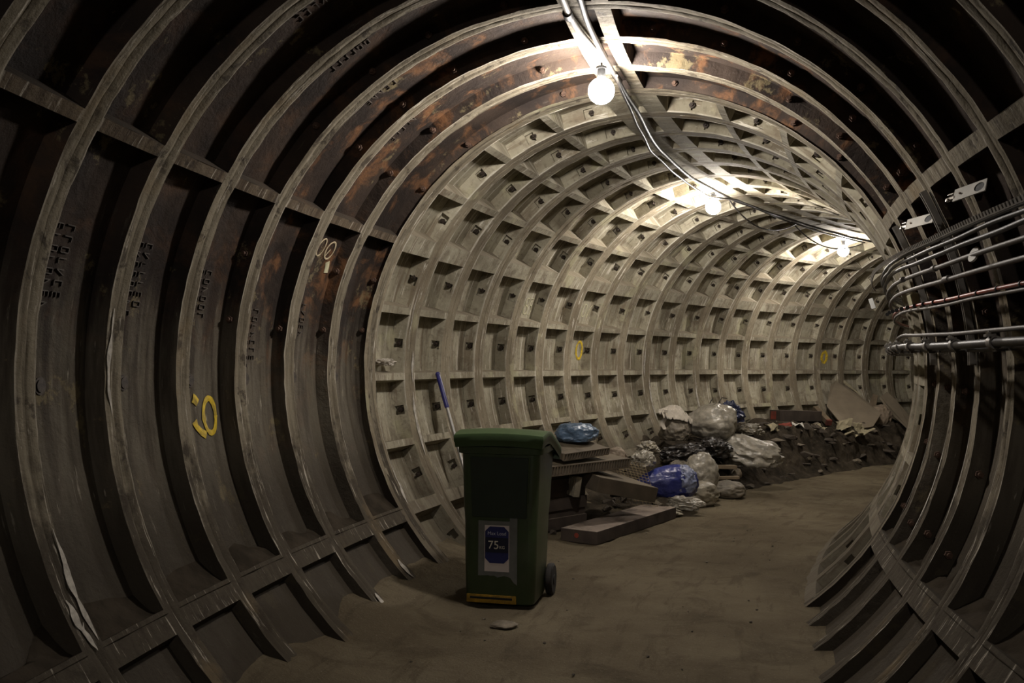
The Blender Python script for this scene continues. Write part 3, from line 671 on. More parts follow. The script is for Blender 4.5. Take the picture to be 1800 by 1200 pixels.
for s in np.arange(2.9, 6.6, 0.24):
    b = float(np.interp(s, [x[0] for x in thb(11.25)], [x[1] for x in thb(11.25)]))
    mb = MB(); mb.tube(path([(s-0.005, b, 1.63), (s+0.005, b, 1.63)], 3), 0.011, 10); rel(mb.build('tie', MT['blackmatt'], t), t)
run('power_cable', cab(10.55), 0.007, MT['pipe'], 'grey cable tucked right below the red cable', 'cable', amp=0.003, seed=7)
run('steel_pipe', cab(6.1, 0.0), 0.009, MT['pipe'], 'thin grey pipe just above the thick clamped cable on the right wall', 'pipe')
def thk(b, r=1.58): return [(1.6, b, r), (4.3, b+0.1, r), (5.3, b+0.5, r+0.01), (6.4, b+0.7, r+0.04), (12, b+0.8, r+0.05)]
run('feeder_cable', thk(4.5), 0.016, MT['black'], 'thick black cable held in clamps, lowest on the right wall', 'cable', amp=0.004, seed=11, seg=16)
run('feeder_cable', thk(3.9, 1.63), 0.013, MT['black'], 'thick black cable half hidden behind the clamped cable', 'cable', amp=0.005, seed=13, seg=14)
# hanger arms with clamps on each ring
def cleat():
    t = thing('cable_clamp', 'steel clamp around the thick cable on the right wall', 'clamp', (0, 0, 0), 0, 'clamps on the thick cable')
    mb = MB(); a = np.linspace(0, 2*PI, 25); ring = np.stack([0.044*np.cos(a), 0.044*np.sin(a)], -1)
    G = np.array([[(ro*math.cos(x), ro*math.sin(x), zz) for x in a[:-1]] for ro, zz in ((0.018, -0.02), (0.024, -0.02), (0.024, 0.02), (0.018, 0.02))])
    mb.grid(G, 0, closed_u=True, closed_v=True); mb.box((-0.012, 0.026, 0), (0.034, 0.010, 0.03), None, 0, 0.002); mb.build('band', MT['steel'], t, True, 30)
    mb = MB(); mb.tube([(-0.016, 0.024, 0), (-0.016, 0.044, 0)], 0.005, 8); mb.tube([(-0.016, 0.032, 0), (-0.016, 0.038, 0)], 0.010, 6); mb.build('bolt', MT['chrome'], t)
    mb = MB(); mb.box((0.115, 0.0, 0.012), (0.19, 0.026, 0.008), None, 0, 0.001); mb.box((0.03, -0.028, 0.006), (0.07, 0.008, 0.03), None, 0, 0.001); mb.build('arm', MT['pipe'], t)
    return t
c0 = cleat(); first = True
nth_w = ['nearest', 'second', 'third', 'fourth', 'fifth', 'sixth', 'seventh', 'eighth', 'ninth', 'tenth', 'eleventh']
for i, k in enumerate(range(2, 12)):
    s = S0+k*PI_ if k <= 7 else SB+(k-7)*PC
    b = float(np.interp(s, [x[0] for x in thk(4.5)], [x[1] for x in thk(4.5)]))
    M = frame_m(s+0.0, D(b), float(np.interp(s, [x[0] for x in thk(4.5)], [x[2] for x in thk(4.5)])), '-s')
    lab = 'steel clamp around the thick right-wall cable, %s from the viewer' % nth_w[i]
    if first: c0.matrix_world = M; c0['label'] = lab; first = False
    else: dup(c0, M, lab)
# vertical steel channels standing against two ring flanges, each with a pale plate
for lab, k, t0, t1 in (('grey steel channel on the right wall behind the nearer pale plate', 4, 1.5, 28), ('grey steel channel on the right wall behind the farther pale plate', 6, 1.5, 27)):
    s = S0+k*PI_; mb = MB(); th = np.radians(np.linspace(t0, t1, 30))
    prof = [(-0.021, 1.772), (-0.021, 1.745), (-0.010, 1.745), (-0.010, 1.765), (0.010, 1.765), (0.010, 1.745), (0.021, 1.745), (0.021, 1.772)]
    G = np.array([F(np.full(30, s+a), th, np.full(30, r)) for a, r in prof]); mb.grid(G, 0, closed_u=True)
    tag(mb.build('steel_channel', MT['steel'], None, True, 30), lab, 'bracket', 'channels on the right wall')
def plate(label, s, th):
    A, B = Vector(s), Vector(th); ds = (B-A).length; x = (B-A).normalized(); z = Vector((-0.85, -0.35, 0.4)); z = (z-x*z.dot(x)).normalized(); y = z.cross(x)
    M = Matrix(((x.x, y.x, z.x, A.x), (x.y, y.y, z.y, A.y), (x.z, y.z, z.z, A.z), (0, 0, 0, 1)))
    t = thing('pale_plate', label, 'plate', (0, 0, 0), 0, 'pale plates on the right wall'); t.matrix_world = M
    mb = MB(); ln, h, th_ = ds, 0.056, 0.005; cx = ln-0.032; n_ = 32
    outer = []; inner = []
    for i in range(n_):
        a = 2*PI*i/n_; inner.append((cx+0.024*math.cos(a), 0.0190*math.sin(a)))
        ca, sa = math.cos(a), math.sin(a)
        kx = ((ln-cx) if ca > 0 else cx)/max(abs(ca), 1e-6); ky = (h/2)/max(abs(sa), 1e-6); k = min(kx, ky); outer.append((cx+ca*k, sa*k))
    outer[0] = (ln, 0)
    G = np.array([[(x_, y_, z_) for x_, y_ in lp] for lp, z_ in ((inner, th_), (outer, th_), (outer, 0), (inner, 0))])
    # square the corners
    for row in (1, 2):
        P = G[row]; 
        for cxn, cyn in ((ln, h/2), (ln, -h/2), (0, h/2), (0, -h/2)):
            j = np.argmin((P[:, 0]-cxn)**2+(P[:, 1]-cyn)**2); P[j, 0] = cxn; P[j, 1] = cyn
    mb.grid(G, 0, closed_u=True, closed_v=True); mb.build('plate', MT['plate'], t)
    mb = MB(); mb.grid(np.array([[(cx+k_*0.0245*math.cos(a_), k_*0.0195*math.sin(a_), 0.0025) for a_ in np.linspace(0, 2*PI, 25)] for k_ in (0.02, 1.0)])); mb.build('dark_hole', MT['blackmatt'], t)
    mb = MB(); mb.tube([(0.032, 0, th_-0.001), (0.032, 0, th_+0.005)], 0.0045, 6); mb.build('screw', MT['rustbolt'], t)
    mb = MB(); mb.box((-0.012, -0.008, 0), (0.034, 0.012, 0.014), None, 0, 0.002); mb.box((-0.026, -0.014, 0.006), (0.010, 0.014, 0.012), None, 0, 0.002); mb.box((-0.018, 0.013, 0.0), (0.026, 0.005, 0.012), None, 0, 0.001); mb.build('clamp', MT['chrome'], t)
plate('nearer of two pale plates with a round hole beside the right wall channel', (1.7045, 3.8585, 2.1185), (1.771, 3.721, 2.1385))
plate('farther of two pale plates with a round hole beside the right wall channel', (1.828, 4.738, 2.1315), (1.8995, 4.5775, 2.1435))
mb = MB(); M = frame_m(5.25, D(13.2), 1.66, 'in'); mb.box(M.translation, (0.11, 0.055, 0.04), M, 0, 0.004)
tag(mb.build('junction_box', simple('yellowed_plastic_box', (0.30, 0.28, 0.18), 0.5), None), 'small yellowish junction box under the second pipe on the right wall', 'box')
mb = MB(); M = frame_m(7.4, D(17.6), 1.58, 'in'); mb.box(M.translation, (0.05, 0.075, 0.03), M, 0, 0.004)
tag(mb.build('junction_box', MT['whitebox'], None), 'small white box where the right-hand cables vanish round the bend', 'box')

# ------------------------------------------------------------------ wheelie bin
def rrect(wd, dp, y0, r, n=6, taper=1.0):
    pts = []
    for cx, cy, a0 in ((wd/2-r, y0+dp-r, 0), (-wd/2+r, y0+dp-r, PI/2), (-wd/2+r, y0+r, PI), (wd/2-r, y0+r, 1.5*PI)):
        for i in range(n+1): a = a0+PI/2*i/n; pts.append((cx+r*math.cos(a), cy+r*math.sin(a)))
    return pts
def loft(mb, secs, mi=0, caps=(True, True)):
    G = np.array([[(x, y, z) for x, y in p] for p, z in secs]); b = mb.nv; n = G.shape[1]
    mb.grid(G, mi, closed_v=True)
    if caps[0]: mb.f.append(tuple(b+j for j in range(n))); mb.mi.append(mi)
    if caps[1]: mb.f.append(tuple(b+(len(secs)-1)*n+j for j in range(n))); mb.mi.append(mi)
def wheelie_bin():
    t = thing('wheelie_bin', 'green wheeled rubbish bin with a taped load notice on its front', 'bin', (-0.222, 5.585, 0.0), D(-9.8))
    mb = MB()                            # body: leans out towards the top, open boxed rim
    loft(mb, [(rrect(0.405, 0.36, 0.012, 0.05), 0.025), (rrect(0.42, 0.385, 0.0, 0.05), 0.045), (rrect(0.435, 0.42, 0.0, 0.05), 0.30), (rrect(0.44, 0.44, 0.0, 0.05), 0.50),
              (rrect(0.455, 0.455, -0.002, 0.05), 0.60), (rrect(0.475, 0.49, -0.004, 0.05), 0.90), (rrect(0.515, 0.53, -0.020, 0.05), 0.905), (rrect(0.52, 0.535, -0.022, 0.05), 0.945)])
    mb.build('body', MT['bin'], t, True, 35)
    mb = MB()                            # darker upper front panel, framed by the body
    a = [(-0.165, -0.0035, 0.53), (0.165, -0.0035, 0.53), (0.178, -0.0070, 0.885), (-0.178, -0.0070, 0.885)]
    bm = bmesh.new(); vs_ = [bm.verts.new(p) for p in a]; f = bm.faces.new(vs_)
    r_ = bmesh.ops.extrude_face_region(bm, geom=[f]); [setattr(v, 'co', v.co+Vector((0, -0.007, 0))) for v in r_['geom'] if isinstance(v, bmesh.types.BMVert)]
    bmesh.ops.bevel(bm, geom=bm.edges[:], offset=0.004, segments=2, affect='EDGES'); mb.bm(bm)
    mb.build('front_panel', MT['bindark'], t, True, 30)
    mb = MB(); mb.tube([(0.181, -0.013, 0.890), (0.179, -0.012, 0.80), (0.172, -0.010, 0.62)], 0.0045, 12)  # glossy strip added to draw a bright highlight down the panel edge
    eb = mb.build('edge_highlight_bead', simple('glossy_highlight_green', (0.05, 0.07, 0.035), 0.12, 0, 0.1, 6, 0, 0.6), t, True)
    mb = MB()                            # lid: shallow dome that drops at the hinge end, deep front lip
    def lid_z(y): return 1.015+0.02*math.sin(min(1, max(0, (y+0.04)/0.3))*PI)-0.11*max(0, (y-0.22)/0.33)**1.3
    n = 14; secs = []
    ys = np.linspace(-0.045, 0.555, n)
    top = np.array([[(x*(1.0 if 0 < j < n-1 else 0.985), y, lid_z(y)+(0.012*(1-(x/0.27)**2))) for x in np.linspace(-0.27, 0.27, 11)] for j, y in enumerate(ys)])
    mb.grid(top, 0)
    per = [(i, 0) for i in range(n)]+[(n-1, j) for j in range(1, 11)]+[(i, 10) for i in range(n-2, -1, -1)]+[(0, j) for j in range(9, 0, -1)]
    P0 = np.array([top[i, j] for i, j in per]); P1 = P0.copy(); P1[:, 2] -= 0.075; P1[:, :2] = (P1[:, :2]-np.array([0, 0.25]))*0.985+np.array([0, 0.25])
    Pm = P0.copy(); Pm[:, 2] -= 0.012; Pm[:, :2] = (Pm[:, :2]-np.array([0, 0.25]))*1.015+np.array([0, 0.25])
    Pl = P0.copy(); Pl[:, 2] -= 0.040; Pl[:, :2] = (Pl[:, :2]-np.array([0, 0.25]))*1.012+np.array([0, 0.25])
    Pk = P0.copy(); Pk[:, 2] -= 0.046; Pk[:, :2] = (Pk[:, :2]-np.array([0, 0.25]))*0.998+np.array([0, 0.25])
    mb.grid(np.array([P0, Pm, Pl, Pk, P1]), 0, closed_v=True)
    mb.build('lid', MT['binlid'], t, True, 32)
    mb = MB(); mb.tube([(-0.20, 0.60, 0.90), (0.20, 0.60, 0.90)], 0.014, 12)
    for x in (-0.2, 0.2): mb.box((x, 0.555, 0.90), (0.03, 0.10, 0.04), None, 0, 0.005)
    mb.build('handle', MT['bin'], t, True)
    for x in (-0.225, 0.235):
        mb = MB(); prof = [(0.028, -0.022), (0.085, -0.022), (0.096, -0.014), (0.098, 0), (0.096, 0.014), (0.085, 0.022), (0.028, 0.022)]
        G = np.array([[(x+zz, 0.40+r*math.cos(a), 0.099+r*math.sin(a)) for a in np.linspace(0, 2*PI, 33)[:-1]] for r, zz in prof]); mb.grid(G, 0, closed_v=True, closed_u=True)
        wo = mb.build('wheel', MT['tyre'], t, True, 35)
        mb = MB(); mb.tube([(x-0.026, 0.40, 0.099), (x+0.026, 0.40, 0.099)], 0.03, 16)
        for a in range(5):
            mb.box((x, 0.40+0.05*math.cos(a*1.2566), 0.099+0.05*math.sin(a*1.2566)), (0.02, 0.075, 0.014), Matrix.Rotation(a*1.2566, 3, 'X'))
        mb.build('hub', MT['blackmatt'], wo)
    mb = MB(); mb.tube([(-0.22, 0.40, 0.099), (0.22, 0.40, 0.099)], 0.012, 10); mb.build('axle', MT['steel'], t)
    mb = MB(); mb.box((-0.045, 0.004, 0.052), (0.30, 0.020, 0.048), None, 0, 0.006); ys_ = mb.build('foot_strip', MT['yelstrip'], t, True)
    ys_['label'] = 'scuffed yellow strip'
    mb = MB(); mb.box((-0.045, -0.007, 0.058), (0.255, 0.006, 0.012)); mb.build('groove', MT['blackmatt'], ys_)
    # notice: duct tape round a sheet, blue octagon with a dark band, lettering
    yf = -0.0035
    mb = MB(); rr = random.Random(5)
    z0, z1, x0, x1 = 0.180, 0.510, -0.125, 0.110
    bot = [(x0+(x1-x0)*i/12, z0+0.012*rr.random()-0.045*max(0, (i-9.5)/2.5)) for i in range(13)]
    topp = [(x1, z1+0.035), (x1-0.045, z1+0.035), (x1-0.045, z1), (x0, z1)]
    poly = [(x, yf, z) for x, z in bot+topp]
    bm = bmesh.new(); f = bm.faces.new([bm.verts.new(p) for p in poly]); r_ = bmesh.ops.extrude_face_region(bm, geom=[f])
    for v in r_['geom']:
        if isinstance(v, bmesh.types.BMVert): v.co.y -= 0.0022
    bmesh.ops.triangulate(bm, faces=[q for q in bm.faces if len(q.verts) > 4]); mb.bm(bm)
    no = mb.build('notice', MT['tape'], t); no['label'] = 'load notice taped on with grey tape'
    yp = yf-0.003
    mb = MB(); mb.box((-0.012, yp, 0.350), (0.148, 0.0016, 0.270)); mb.build('sheet', MT['paper'], no)
    mb = MB(); X0, X1, Z0, Z1, c = -0.083, 0.059, 0.264, 0.478, 0.028
    oc = [(X0+c, Z0), (X1-c, Z0), (X1, Z0+c), (X1, Z1-c), (X1-c, Z1), (X0+c, Z1), (X0, Z1-c), (X0, Z0+c)]
    bm = bmesh.new(); f = bm.faces.new([bm.verts.new((x, yp-0.001, z)) for x, z in oc]); r_ = bmesh.ops.extrude_face_region(bm, geom=[f])
    for v in r_['geom']:
        if isinstance(v, bmesh.types.BMVert): v.co.y -= 0.0008
    mb.bm(bm); mb.build('blue_panel', MT['navy'], no)
    mb = MB(); mb.box((-0.012, yp-0.0021, 0.370), (0.140, 0.0008, 0.088)); mb.build('dark_band', MT['ink'], no)
    def text(s, x, z, size, m, name):
        cu = bpy.data.curves.new(name, 'FONT'); cu.body = s; cu.size = size; cu.extrude = 0.0004; cu.align_x = 'LEFT'
        o = bpy.data.objects.new(name, cu); COL.objects.link(o); dg = bpy.context.evaluated_depsgraph_get(); dg.update()
        me = bpy.data.meshes.new_from_object(o.evaluated_get(dg)); bpy.data.objects.remove(o)
        me.materials.clear(); me.materials.append(m); o2 = bpy.data.objects.new(name, me); COL.objects.link(o2); o2.parent = no
        o2.location = (x, yp-0.0034, z); o2.rotation_euler = (PI/2, 0, 0); return o2
    text('Max Load', -0.068, 0.429, 0.0285, MT['greyink'], 'heading')
    text('75', -0.066, 0.348, 0.068, MT['paleink'], 'load_figure')
    text('KG', 0.003, 0.350, 0.024, MT['paleink'], 'unit')
    return t
wheelie_bin()
# long pole with a blue grip leaning on the wall behind the bin
def P3(x, y, z): return np.array([x, y, z])
t = thing('long_pole', 'long grey pole with a blue grip leaning on the wall behind the bin', 'pole', (-0.405, 7.02, 0.02))
a, b = P3(-0.405, 7.02, 0.03), P3(-0.86, 7.56, 1.345); d = (b-a)/np.linalg.norm(b-a); ln = np.linalg.norm(b-a)
mb = MB(); mb.tube([a, a+d*(ln-0.28)], 0.013, 12); rel(mb.build('shaft', MT['pole'], t, True), t)
mb = MB(); mb.tube([a+d*(ln-0.30), a+d*(ln-0.29), a+d*(ln-0.05), a+d*ln], [0.015, 0.019, 0.019, 0.017], 12); ball(mb, a+d*ln, 0.021, 2); rel(mb.build('grip', MT['bluegrip'], t, True, 50), t)

# ------------------------------------------------------------------ rubbish
def lump(name, label, cat, c, size, mat, seed=0, rot=0.0, crumple=0.22, ridge=0.16, sub=5, flat=0.55, group=None, taper=0.0, lean=0.0, freq=1.6, parent=None):
    bm = bmesh.new(); bmesh.ops.create_icosphere(bm, subdivisions=sub, radius=1)
    V = np.array([v.co[:] for v in bm.verts]); p = V*freq+seed*7.7
    n = fbm(p, 3); rd = np.abs(fbm(p*1.7+3, 4)); rd2 = np.abs(fbm(p*3.9+11, 3))
    k = 1+crumple*n*1.6-ridge*(rd*1.7)-ridge*0.55*rd2
    V = V*k[:, None]
    if taper: V[:, 1:] *= (1+taper*V[:, 0:1])
    if lean: V[:, 0] += lean*V[:, 2]
    V[:, 2] = np.where(V[:, 2] < -flat, -flat+(V[:, 2]+flat)*0.12, V[:, 2])
    V *= np.array(size)/2
    ca, sa = math.cos(rot), math.sin(rot); V = np.stack([V[:, 0]*ca-V[:, 1]*sa, V[:, 0]*sa+V[:, 1]*ca, V[:, 2]], -1)
    V[:, 2] -= V[:, 2].min()
    mb = MB(); bm.verts.index_update(); mb.add(V, [[q.index for q in f.verts] for f in bm.faces]); bm.free()
    o = mb.build(name, mat, parent, True, 55); o.location = c
    if parent is None: tag(o, label, cat, group)
    return o
def slab(name, label, cat, M, size, mat, bev=0.004, group=None, par=None):
    mb = MB(); mb.box((0, 0, 0), size, None, 0, bev); o = mb.build(name, mat, par)
    o.matrix_world = M
    if par is None: tag(o, label, cat, group)
    return o
def axes(c, x, y):                       # matrix from a centre and two directions
    x = Vector(x).normalized(); y = Vector(y); y = (y-x*x.dot(y)).normalized(); z = x.cross(y)
    return Matrix(((x.x, y.x, z.x, c[0]), (x.y, y.y, z.y, c[1]), (x.z, y.z, z.z, c[2]), (0, 0, 0, 1)))
# heavy beam lying on the floor
M_ = Vector((0.42, 7.55, 0)); R_ = Vector((1.20, 8.93, 0)); dx = (R_-M_).normalized(); dy = Vector((-dx.y, dx.x, 0))
bc = (M_+R_)/2+dy*0.165+Vector((0, 0, 0.058)); BL = (R_-M_).length
t = thing('timber_beam', 'long dark beam lying on the floor to the right of the bin', 'beam', (bc.x, bc.y, 0.0))
mb = MB(); mb.box((0, 0, 0), (BL, 0.33, 0.104), None, 0, 0.006); bo = mb.build('beam', MT['beam'], t); bo.matrix_parent_inverse = Matrix.Translation(-Vector(t.location)); bo.matrix_basis = axes(bc, dx, dy)
mb = MB(); mb.tube([(-BL/2-0.003, 0.02, 0.006), (-BL/2+0.002, 0.02, 0.006)], 0.020, 16); so = mb.build('red_spot', MT['redspot'], t); so.matrix_parent_inverse = Matrix.Translation(-Vector(t.location)); so.matrix_basis = axes(bc, dx, dy)
# broad slab propped behind the beam
c = Vector((0.53, 8.42, 0.40)); M = axes(c, Vector((0.62, 0.45, -0.16)), Vector((-0.45, 0.66, 0.10)))
slab('thick_board', 'broad dusty brown slab propped behind the long dark beam', 'board', M, (0.66, 0.62, 0.13), MT['darkboard'], 0.006)
mb = MB(); mb.box((0, 0, 0), (0.06, 0.32, 0.17), None, 0, 0.006)
for i in range(8): mb.box((-0.033, -0.14+i*0.04, 0), (0.008, 0.012, 0.16))
o = mb.build('ribbed_block', MT['dustybag']); o.matrix_world = axes((0.19, 8.12, 0.42), (0.8, 0.5, -0.1), (-0.5, 0.8, 0.1)); tag(o, 'pale ribbed block at the left end of the broad brown slab', 'block')
# ribbed boards stacked behind the bin
def ribbed(label, c, x, y, size):
    t = thing('ribbed_board', label, 'board', (0, 0, 0), 0, 'ribbed boards behind the bin'); t.matrix_world = axes(c, x, y)
    mb = MB(); mb.box((0, 0, 0), size, None, 0, 0.003); mb.build('board', MT['darkboard'], t)
    mb = MB(); n = int(size[0]/0.035)
    for i in range(n+1): mb.box((-size[0]/2+i*size[0]/n, -size[1]/2-0.006, 0), (0.012, 0.014, size[2]*0.96))
    mb.box((0, -size[1]/2-0.004, -size[2]/2), (size[0], 0.018, 0.010)); mb.box((0, -size[1]/2-0.004, size[2]/2), (size[0], 0.018, 0.008)); mb.build('rib_edge', MT['grating'], t)
ribbed('ribbed-edged board with the pale blue bag lying on it behind the bin', (0.15, 8.16, 0.735), (0.62, 0.78, 0.02), (-0.78, 0.62, 0.22), (0.62, 0.50, 0.055))
ribbed('ribbed-edged board second from the top of the stack behind the bin', (0.20, 8.20, 0.60), (0.66, 0.75, 0.0), (-0.75, 0.66, 0.12), (1.02, 0.50, 0.075))
for i, (cx, cy, cz, sz, lab) in enumerate(((0.07, 8.14, 0.285, (0.50, 0.28, 0.44), 'dark crate under the ribbed boards behind the bin'),)):
    t = thing('dark_crate', lab, 'crate', (cx, cy, 0.0), D(48))
    mb = MB(); mb.box((0, 0, 0.26), (sz[0], sz[1], 0.50), None, 0, 0.006); mb.build('body', MT['beam'], t)
    mb = MB()
    for z in (0.1, 0.26, 0.42): mb.box((0, -sz[1]/2-0.008, z), (sz[0], 0.018, 0.10), None, 0, 0.002)
    mb.build('slats', MT['beam'], t)
lump('plastic_bag', 'pale blue plastic bag lying on the ribbed board behind the bin', 'bag', (0.27, 8.25, 0.765), (0.44, 0.30, 0.21), MT['palebluebag'], 3, D(40), 0.12, 0.12, taper=-0.12)
lump('paper_sack', 'brown paper sack beside the ribbed boards, left of the wire mesh', 'sack', (0.64, 8.93, 0.46), (0.24, 0.22, 0.25), MT['brownpaper'], 5, 0.5, 0.12, 0.12)
lump('plastic_bag', 'small crumpled clear bag between the brown sack and the blue sack', 'bag', (0.92, 9.30, 0.44), (0.26, 0.20, 0.20), MT['clear'], 8, 0.4, 0.25, 0.3)
lump('plastic_bag', 'pale crumpled bag resting low on the wall above the blue sack', 'bag', (1.02, 9.86, 0.50), (0.34, 0.22, 0.18), MT['dustybag'], 12, 0.9, 0.3, 0.3)
t = lump('plastic_sack', 'bright blue plastic sack lying on its side beside the wire mesh', 'sack', (1.15, 9.36, 0.14), (0.66, 0.33, 0.33), MT['bluebag'], 21, D(18), 0.07, 0.07, taper=0.42, flat=0.85)
mb = MB(); o = lump('clear_wrap', '', '', (0.16, 0.03, 0.05), (0.30, 0.36, 0.33), mat_plastic('thin_clear_wrap', (0.16, 0.18, 0.27), 0.15), 22, 0.4, 0.12, 0.2, parent=t)
lump('plastic_bag', 'cloudy rolled bag lying just below the bright blue sack', 'bag', (1.30, 9.20, 0.05), (0.40, 0.20, 0.17), MT['clear'], 31, D(-28), 0.2, 0.28)
lump('plastic_bag', 'flattened clear bag on the floor at the left foot of the blue sack', 'bag', (1.04, 9.05, 0.0), (0.44, 0.24, 0.12), MT['dustybag'], 33, D(10), 0.28, 0.34)
lump('plastic_sack', 'tall bulging pale sack standing right of the bright blue sack', 'sack', (1.60, 10.10, 0.10), (0.38, 0.32, 0.46), MT['clear'], 41, 0.2, 0.10, 0.12, flat=0.8)
lump('plastic_sack', 'pale dusty sack slumped at the foot of the tall bulging sack', 'sack', (1.53, 9.82, 0.0), (0.46, 0.34, 0.30), MT['dustybag'], 43, 0.5, 0.14, 0.15, flat=0.7)
lump('plastic_sack', 'low dusty grey sack at the right end of the bag row', 'sack', (1.92, 10.40, 0.0), (0.42, 0.28, 0.22), MT['greysack'], 47, -0.2, 0.1, 0.1, flat=0.7)
lump('plastic_sack', 'small dusty lump of sacking in front of the tall bulging sack', 'sack', (1.36, 9.62, 0.0), (0.30, 0.24, 0.16), MT['dustybag'], 49, 0.7, 0.2, 0.25)
lump('bin_liner', 'black bin liner on the heap below the grey bag', 'bag', (1.47, 10.52, 0.36), (0.62, 0.44, 0.28), MT['blackbag'], 51, 0.3, 0.2, 0.3)
lump('bin_liner', 'black bin liner on the heap under the balloon-like bag', 'bag', (1.83, 10.75, 0.40), (0.52, 0.44, 0.30), MT['blackbag'], 53, 0.9, 0.2, 0.3)
lump('plastic_bag', 'dusty grey bag on the heap with the white cloth draped over it', 'bag', (1.42, 10.98, 0.56), (0.38, 0.34, 0.34), MT['greysack'], 55, 0.2, 0.14, 0.16)
lump('plastic_bag', 'big balloon-like clear bag on top of the heap', 'bag', (1.86, 11.12, 0.58), (0.62, 0.46, 0.46), MT['clear'], 57, D(-22), 0.10, 0.12, flat=0.8, taper=0.18)
lump('plastic_bag', 'crumpled clear bag sagging down the heap right of the balloon-like bag', 'bag', (2.30, 11.02, 0.27), (0.80, 0.42, 0.46), MT['clear'], 61, D(-15), 0.2, 0.2, lean=-0.25, taper=-0.2)
lump('plastic_bag', 'dark navy bag poking up behind the balloon-like bag', 'bag', (2.24, 12.0, 0.70), (0.36, 0.26, 0.36), MT['navybag'], 63, 0.3, 0.3, 0.35, taper=-0.2)
lump('plastic_bag', 'grey crumpled bag low on the heap beside the black bin liners', 'bag', (1.45, 10.35, 0.26), (0.36, 0.26, 0.20), MT['greysack'], 65, 0.6, 0.25, 0.3)
# cloth: folded strands draped over the grey bag
def cloth():
    mb = MB(); rr = random.Random(2)
    S, T = np.meshgrid(np.linspace(-1, 1, 80), np.linspace(-1, 1, 60), indexing='ij')
    S2 = S*np.sqrt(1-0.45*T**2); T2 = T*np.sqrt(1-0.45*S**2)
    n = fbm(np.stack([S2*1.6, T2*1.6, S*0+5], -1), 4); fold = (1-np.abs(np.sin(T2*5.5+n*6+S2*2.2)))*0.045+np.sin(S2*6+n*9+2)*0.014
    X = S2*0.22+0.05*n; Y = T2*0.12; Z = 0.12-0.16*np.clip(S2, 0, 1)**2-0.06*np.clip(-S2, 0, 1)**2-0.11*np.clip(-T2, 0, 1)**1.5+fold
    G = np.stack([X, Y, Z], -1); mb.grid(G); G2 = G.copy(); G2[..., 2] -= 0.008; mb.grid(G2, flip=True)
    o = mb.build('white_cloth', MT['cloth'], None, True, 80, recalc=False); o.location = (1.43, 10.97, 0.80); o.rotation_euler = (0, 0, D(28))
    tag(o, 'off-white crumpled cloth draped over the dusty grey bag', 'cloth')
    tl = MB(); Tq = np.linspace(0, 1, 14); G = np.array([[(-0.03+0.06*j+0.02*math.sin(q*6), -0.02*math.cos(q*5)+0.015*j, 0.22*(1-q)-0.02) for j in (0, 0.5, 1)] for q in Tq]); tl.grid(G)
    G2 = G.copy(); G2[..., 1] += 0.02; tl.grid(G2, flip=True)
    c = tl.build('hanging_corner', MT['cloth'], o, True, 80); c.location = (-0.17, -0.05, -0.08)
cloth()
# wire mesh sheet bent over the rubble
def mesh_sheet():
    mb = MB()
    def q(a, b):                          # a across 0..1, b down 0..1
        x = 0.60+0.30*a+0.10*b; y = 8.80-0.02*a-0.25*b+0.10*a; z = 0.56-0.40*b-0.05*a*(1-b)+0.06*math.sin(b*2.6)*(1-a)
        return (x, y, z)
    for i in range(10): mb.tube([q(i/9, j/15) for j in range(16)], 0.0022, 5)
    for j in range(15): mb.tube([q(i/9, j/14) for i in range(10)], 0.0022, 5)
    tag(mb.build('wire_mesh', MT['wire']), 'bent sheet of square wire mesh between the brown slab and the blue sack', 'wire mesh')
mesh_sheet()
# boards by the bend
def panel(label, pts, th, mat, name='board'):
    P = [Vector(p) for p in pts]; n = (P[1]-P[0]).cross(P[2]-P[0]).normalized(); mb = MB(); k = len(P)
    mb.add([p[:] for p in P]+[(p+n*th)[:] for p in P], [tuple(range(k)), tuple(range(2*k-1, k-1, -1))]+[(i, (i+1) % k, k+(i+1) % k, k+i) for i in range(k)])
    o = mb.build(name, mat); recenter(o); return tag(o, label, 'board')
panel('large buff board tilted on one corner against the wall by the bend', [(4.22, 15.0, 0.79), (4.36, 14.75, 0.55), (4.62, 14.62, 0.47), (4.84, 14.72, 0.50), (5.05, 15.0, 0.68), (4.80, 15.55, 1.02), (4.55, 15.68, 1.17), (4.42, 15.50, 1.10)], 0.03, MT['board'], 'large_board')
panel('strip of pale board leaning on the top corner of the large buff board', [(4.64, 15.55, 1.16), (4.70, 15.5, 1.14), (4.86, 15.42, 0.97), (4.66, 15.62, 1.20)], 0.015, MT['palescrap'], 'board_strip')
panel('small brown board leaning right of the pale sack by the bend', [(5.22, 15.6, 0.92), (5.30, 15.4, 0.72), (5.55, 15.3, 0.45), (5.72, 15.45, 0.50), (5.50, 15.65, 0.85), (5.36, 15.72, 1.0)], 0.03, MT['board'], 'small_board')
panel('narrow board standing behind the pale sack by the bend', [(5.02, 15.6, 0.70), (5.14, 15.55, 0.70), (5.24, 15.72, 0.95), (5.18, 15.78, 0.97)], 0.02, MT['timber'], 'narrow_board')
lump('plastic_sack', 'pale cream sack propped right of the large buff board', 'sack', (5.10, 15.25, 0.44), (0.42, 0.30, 0.42), MT['brownpaper'], 71, 0.2, 0.12, 0.15, flat=0.8, lean=0.15)
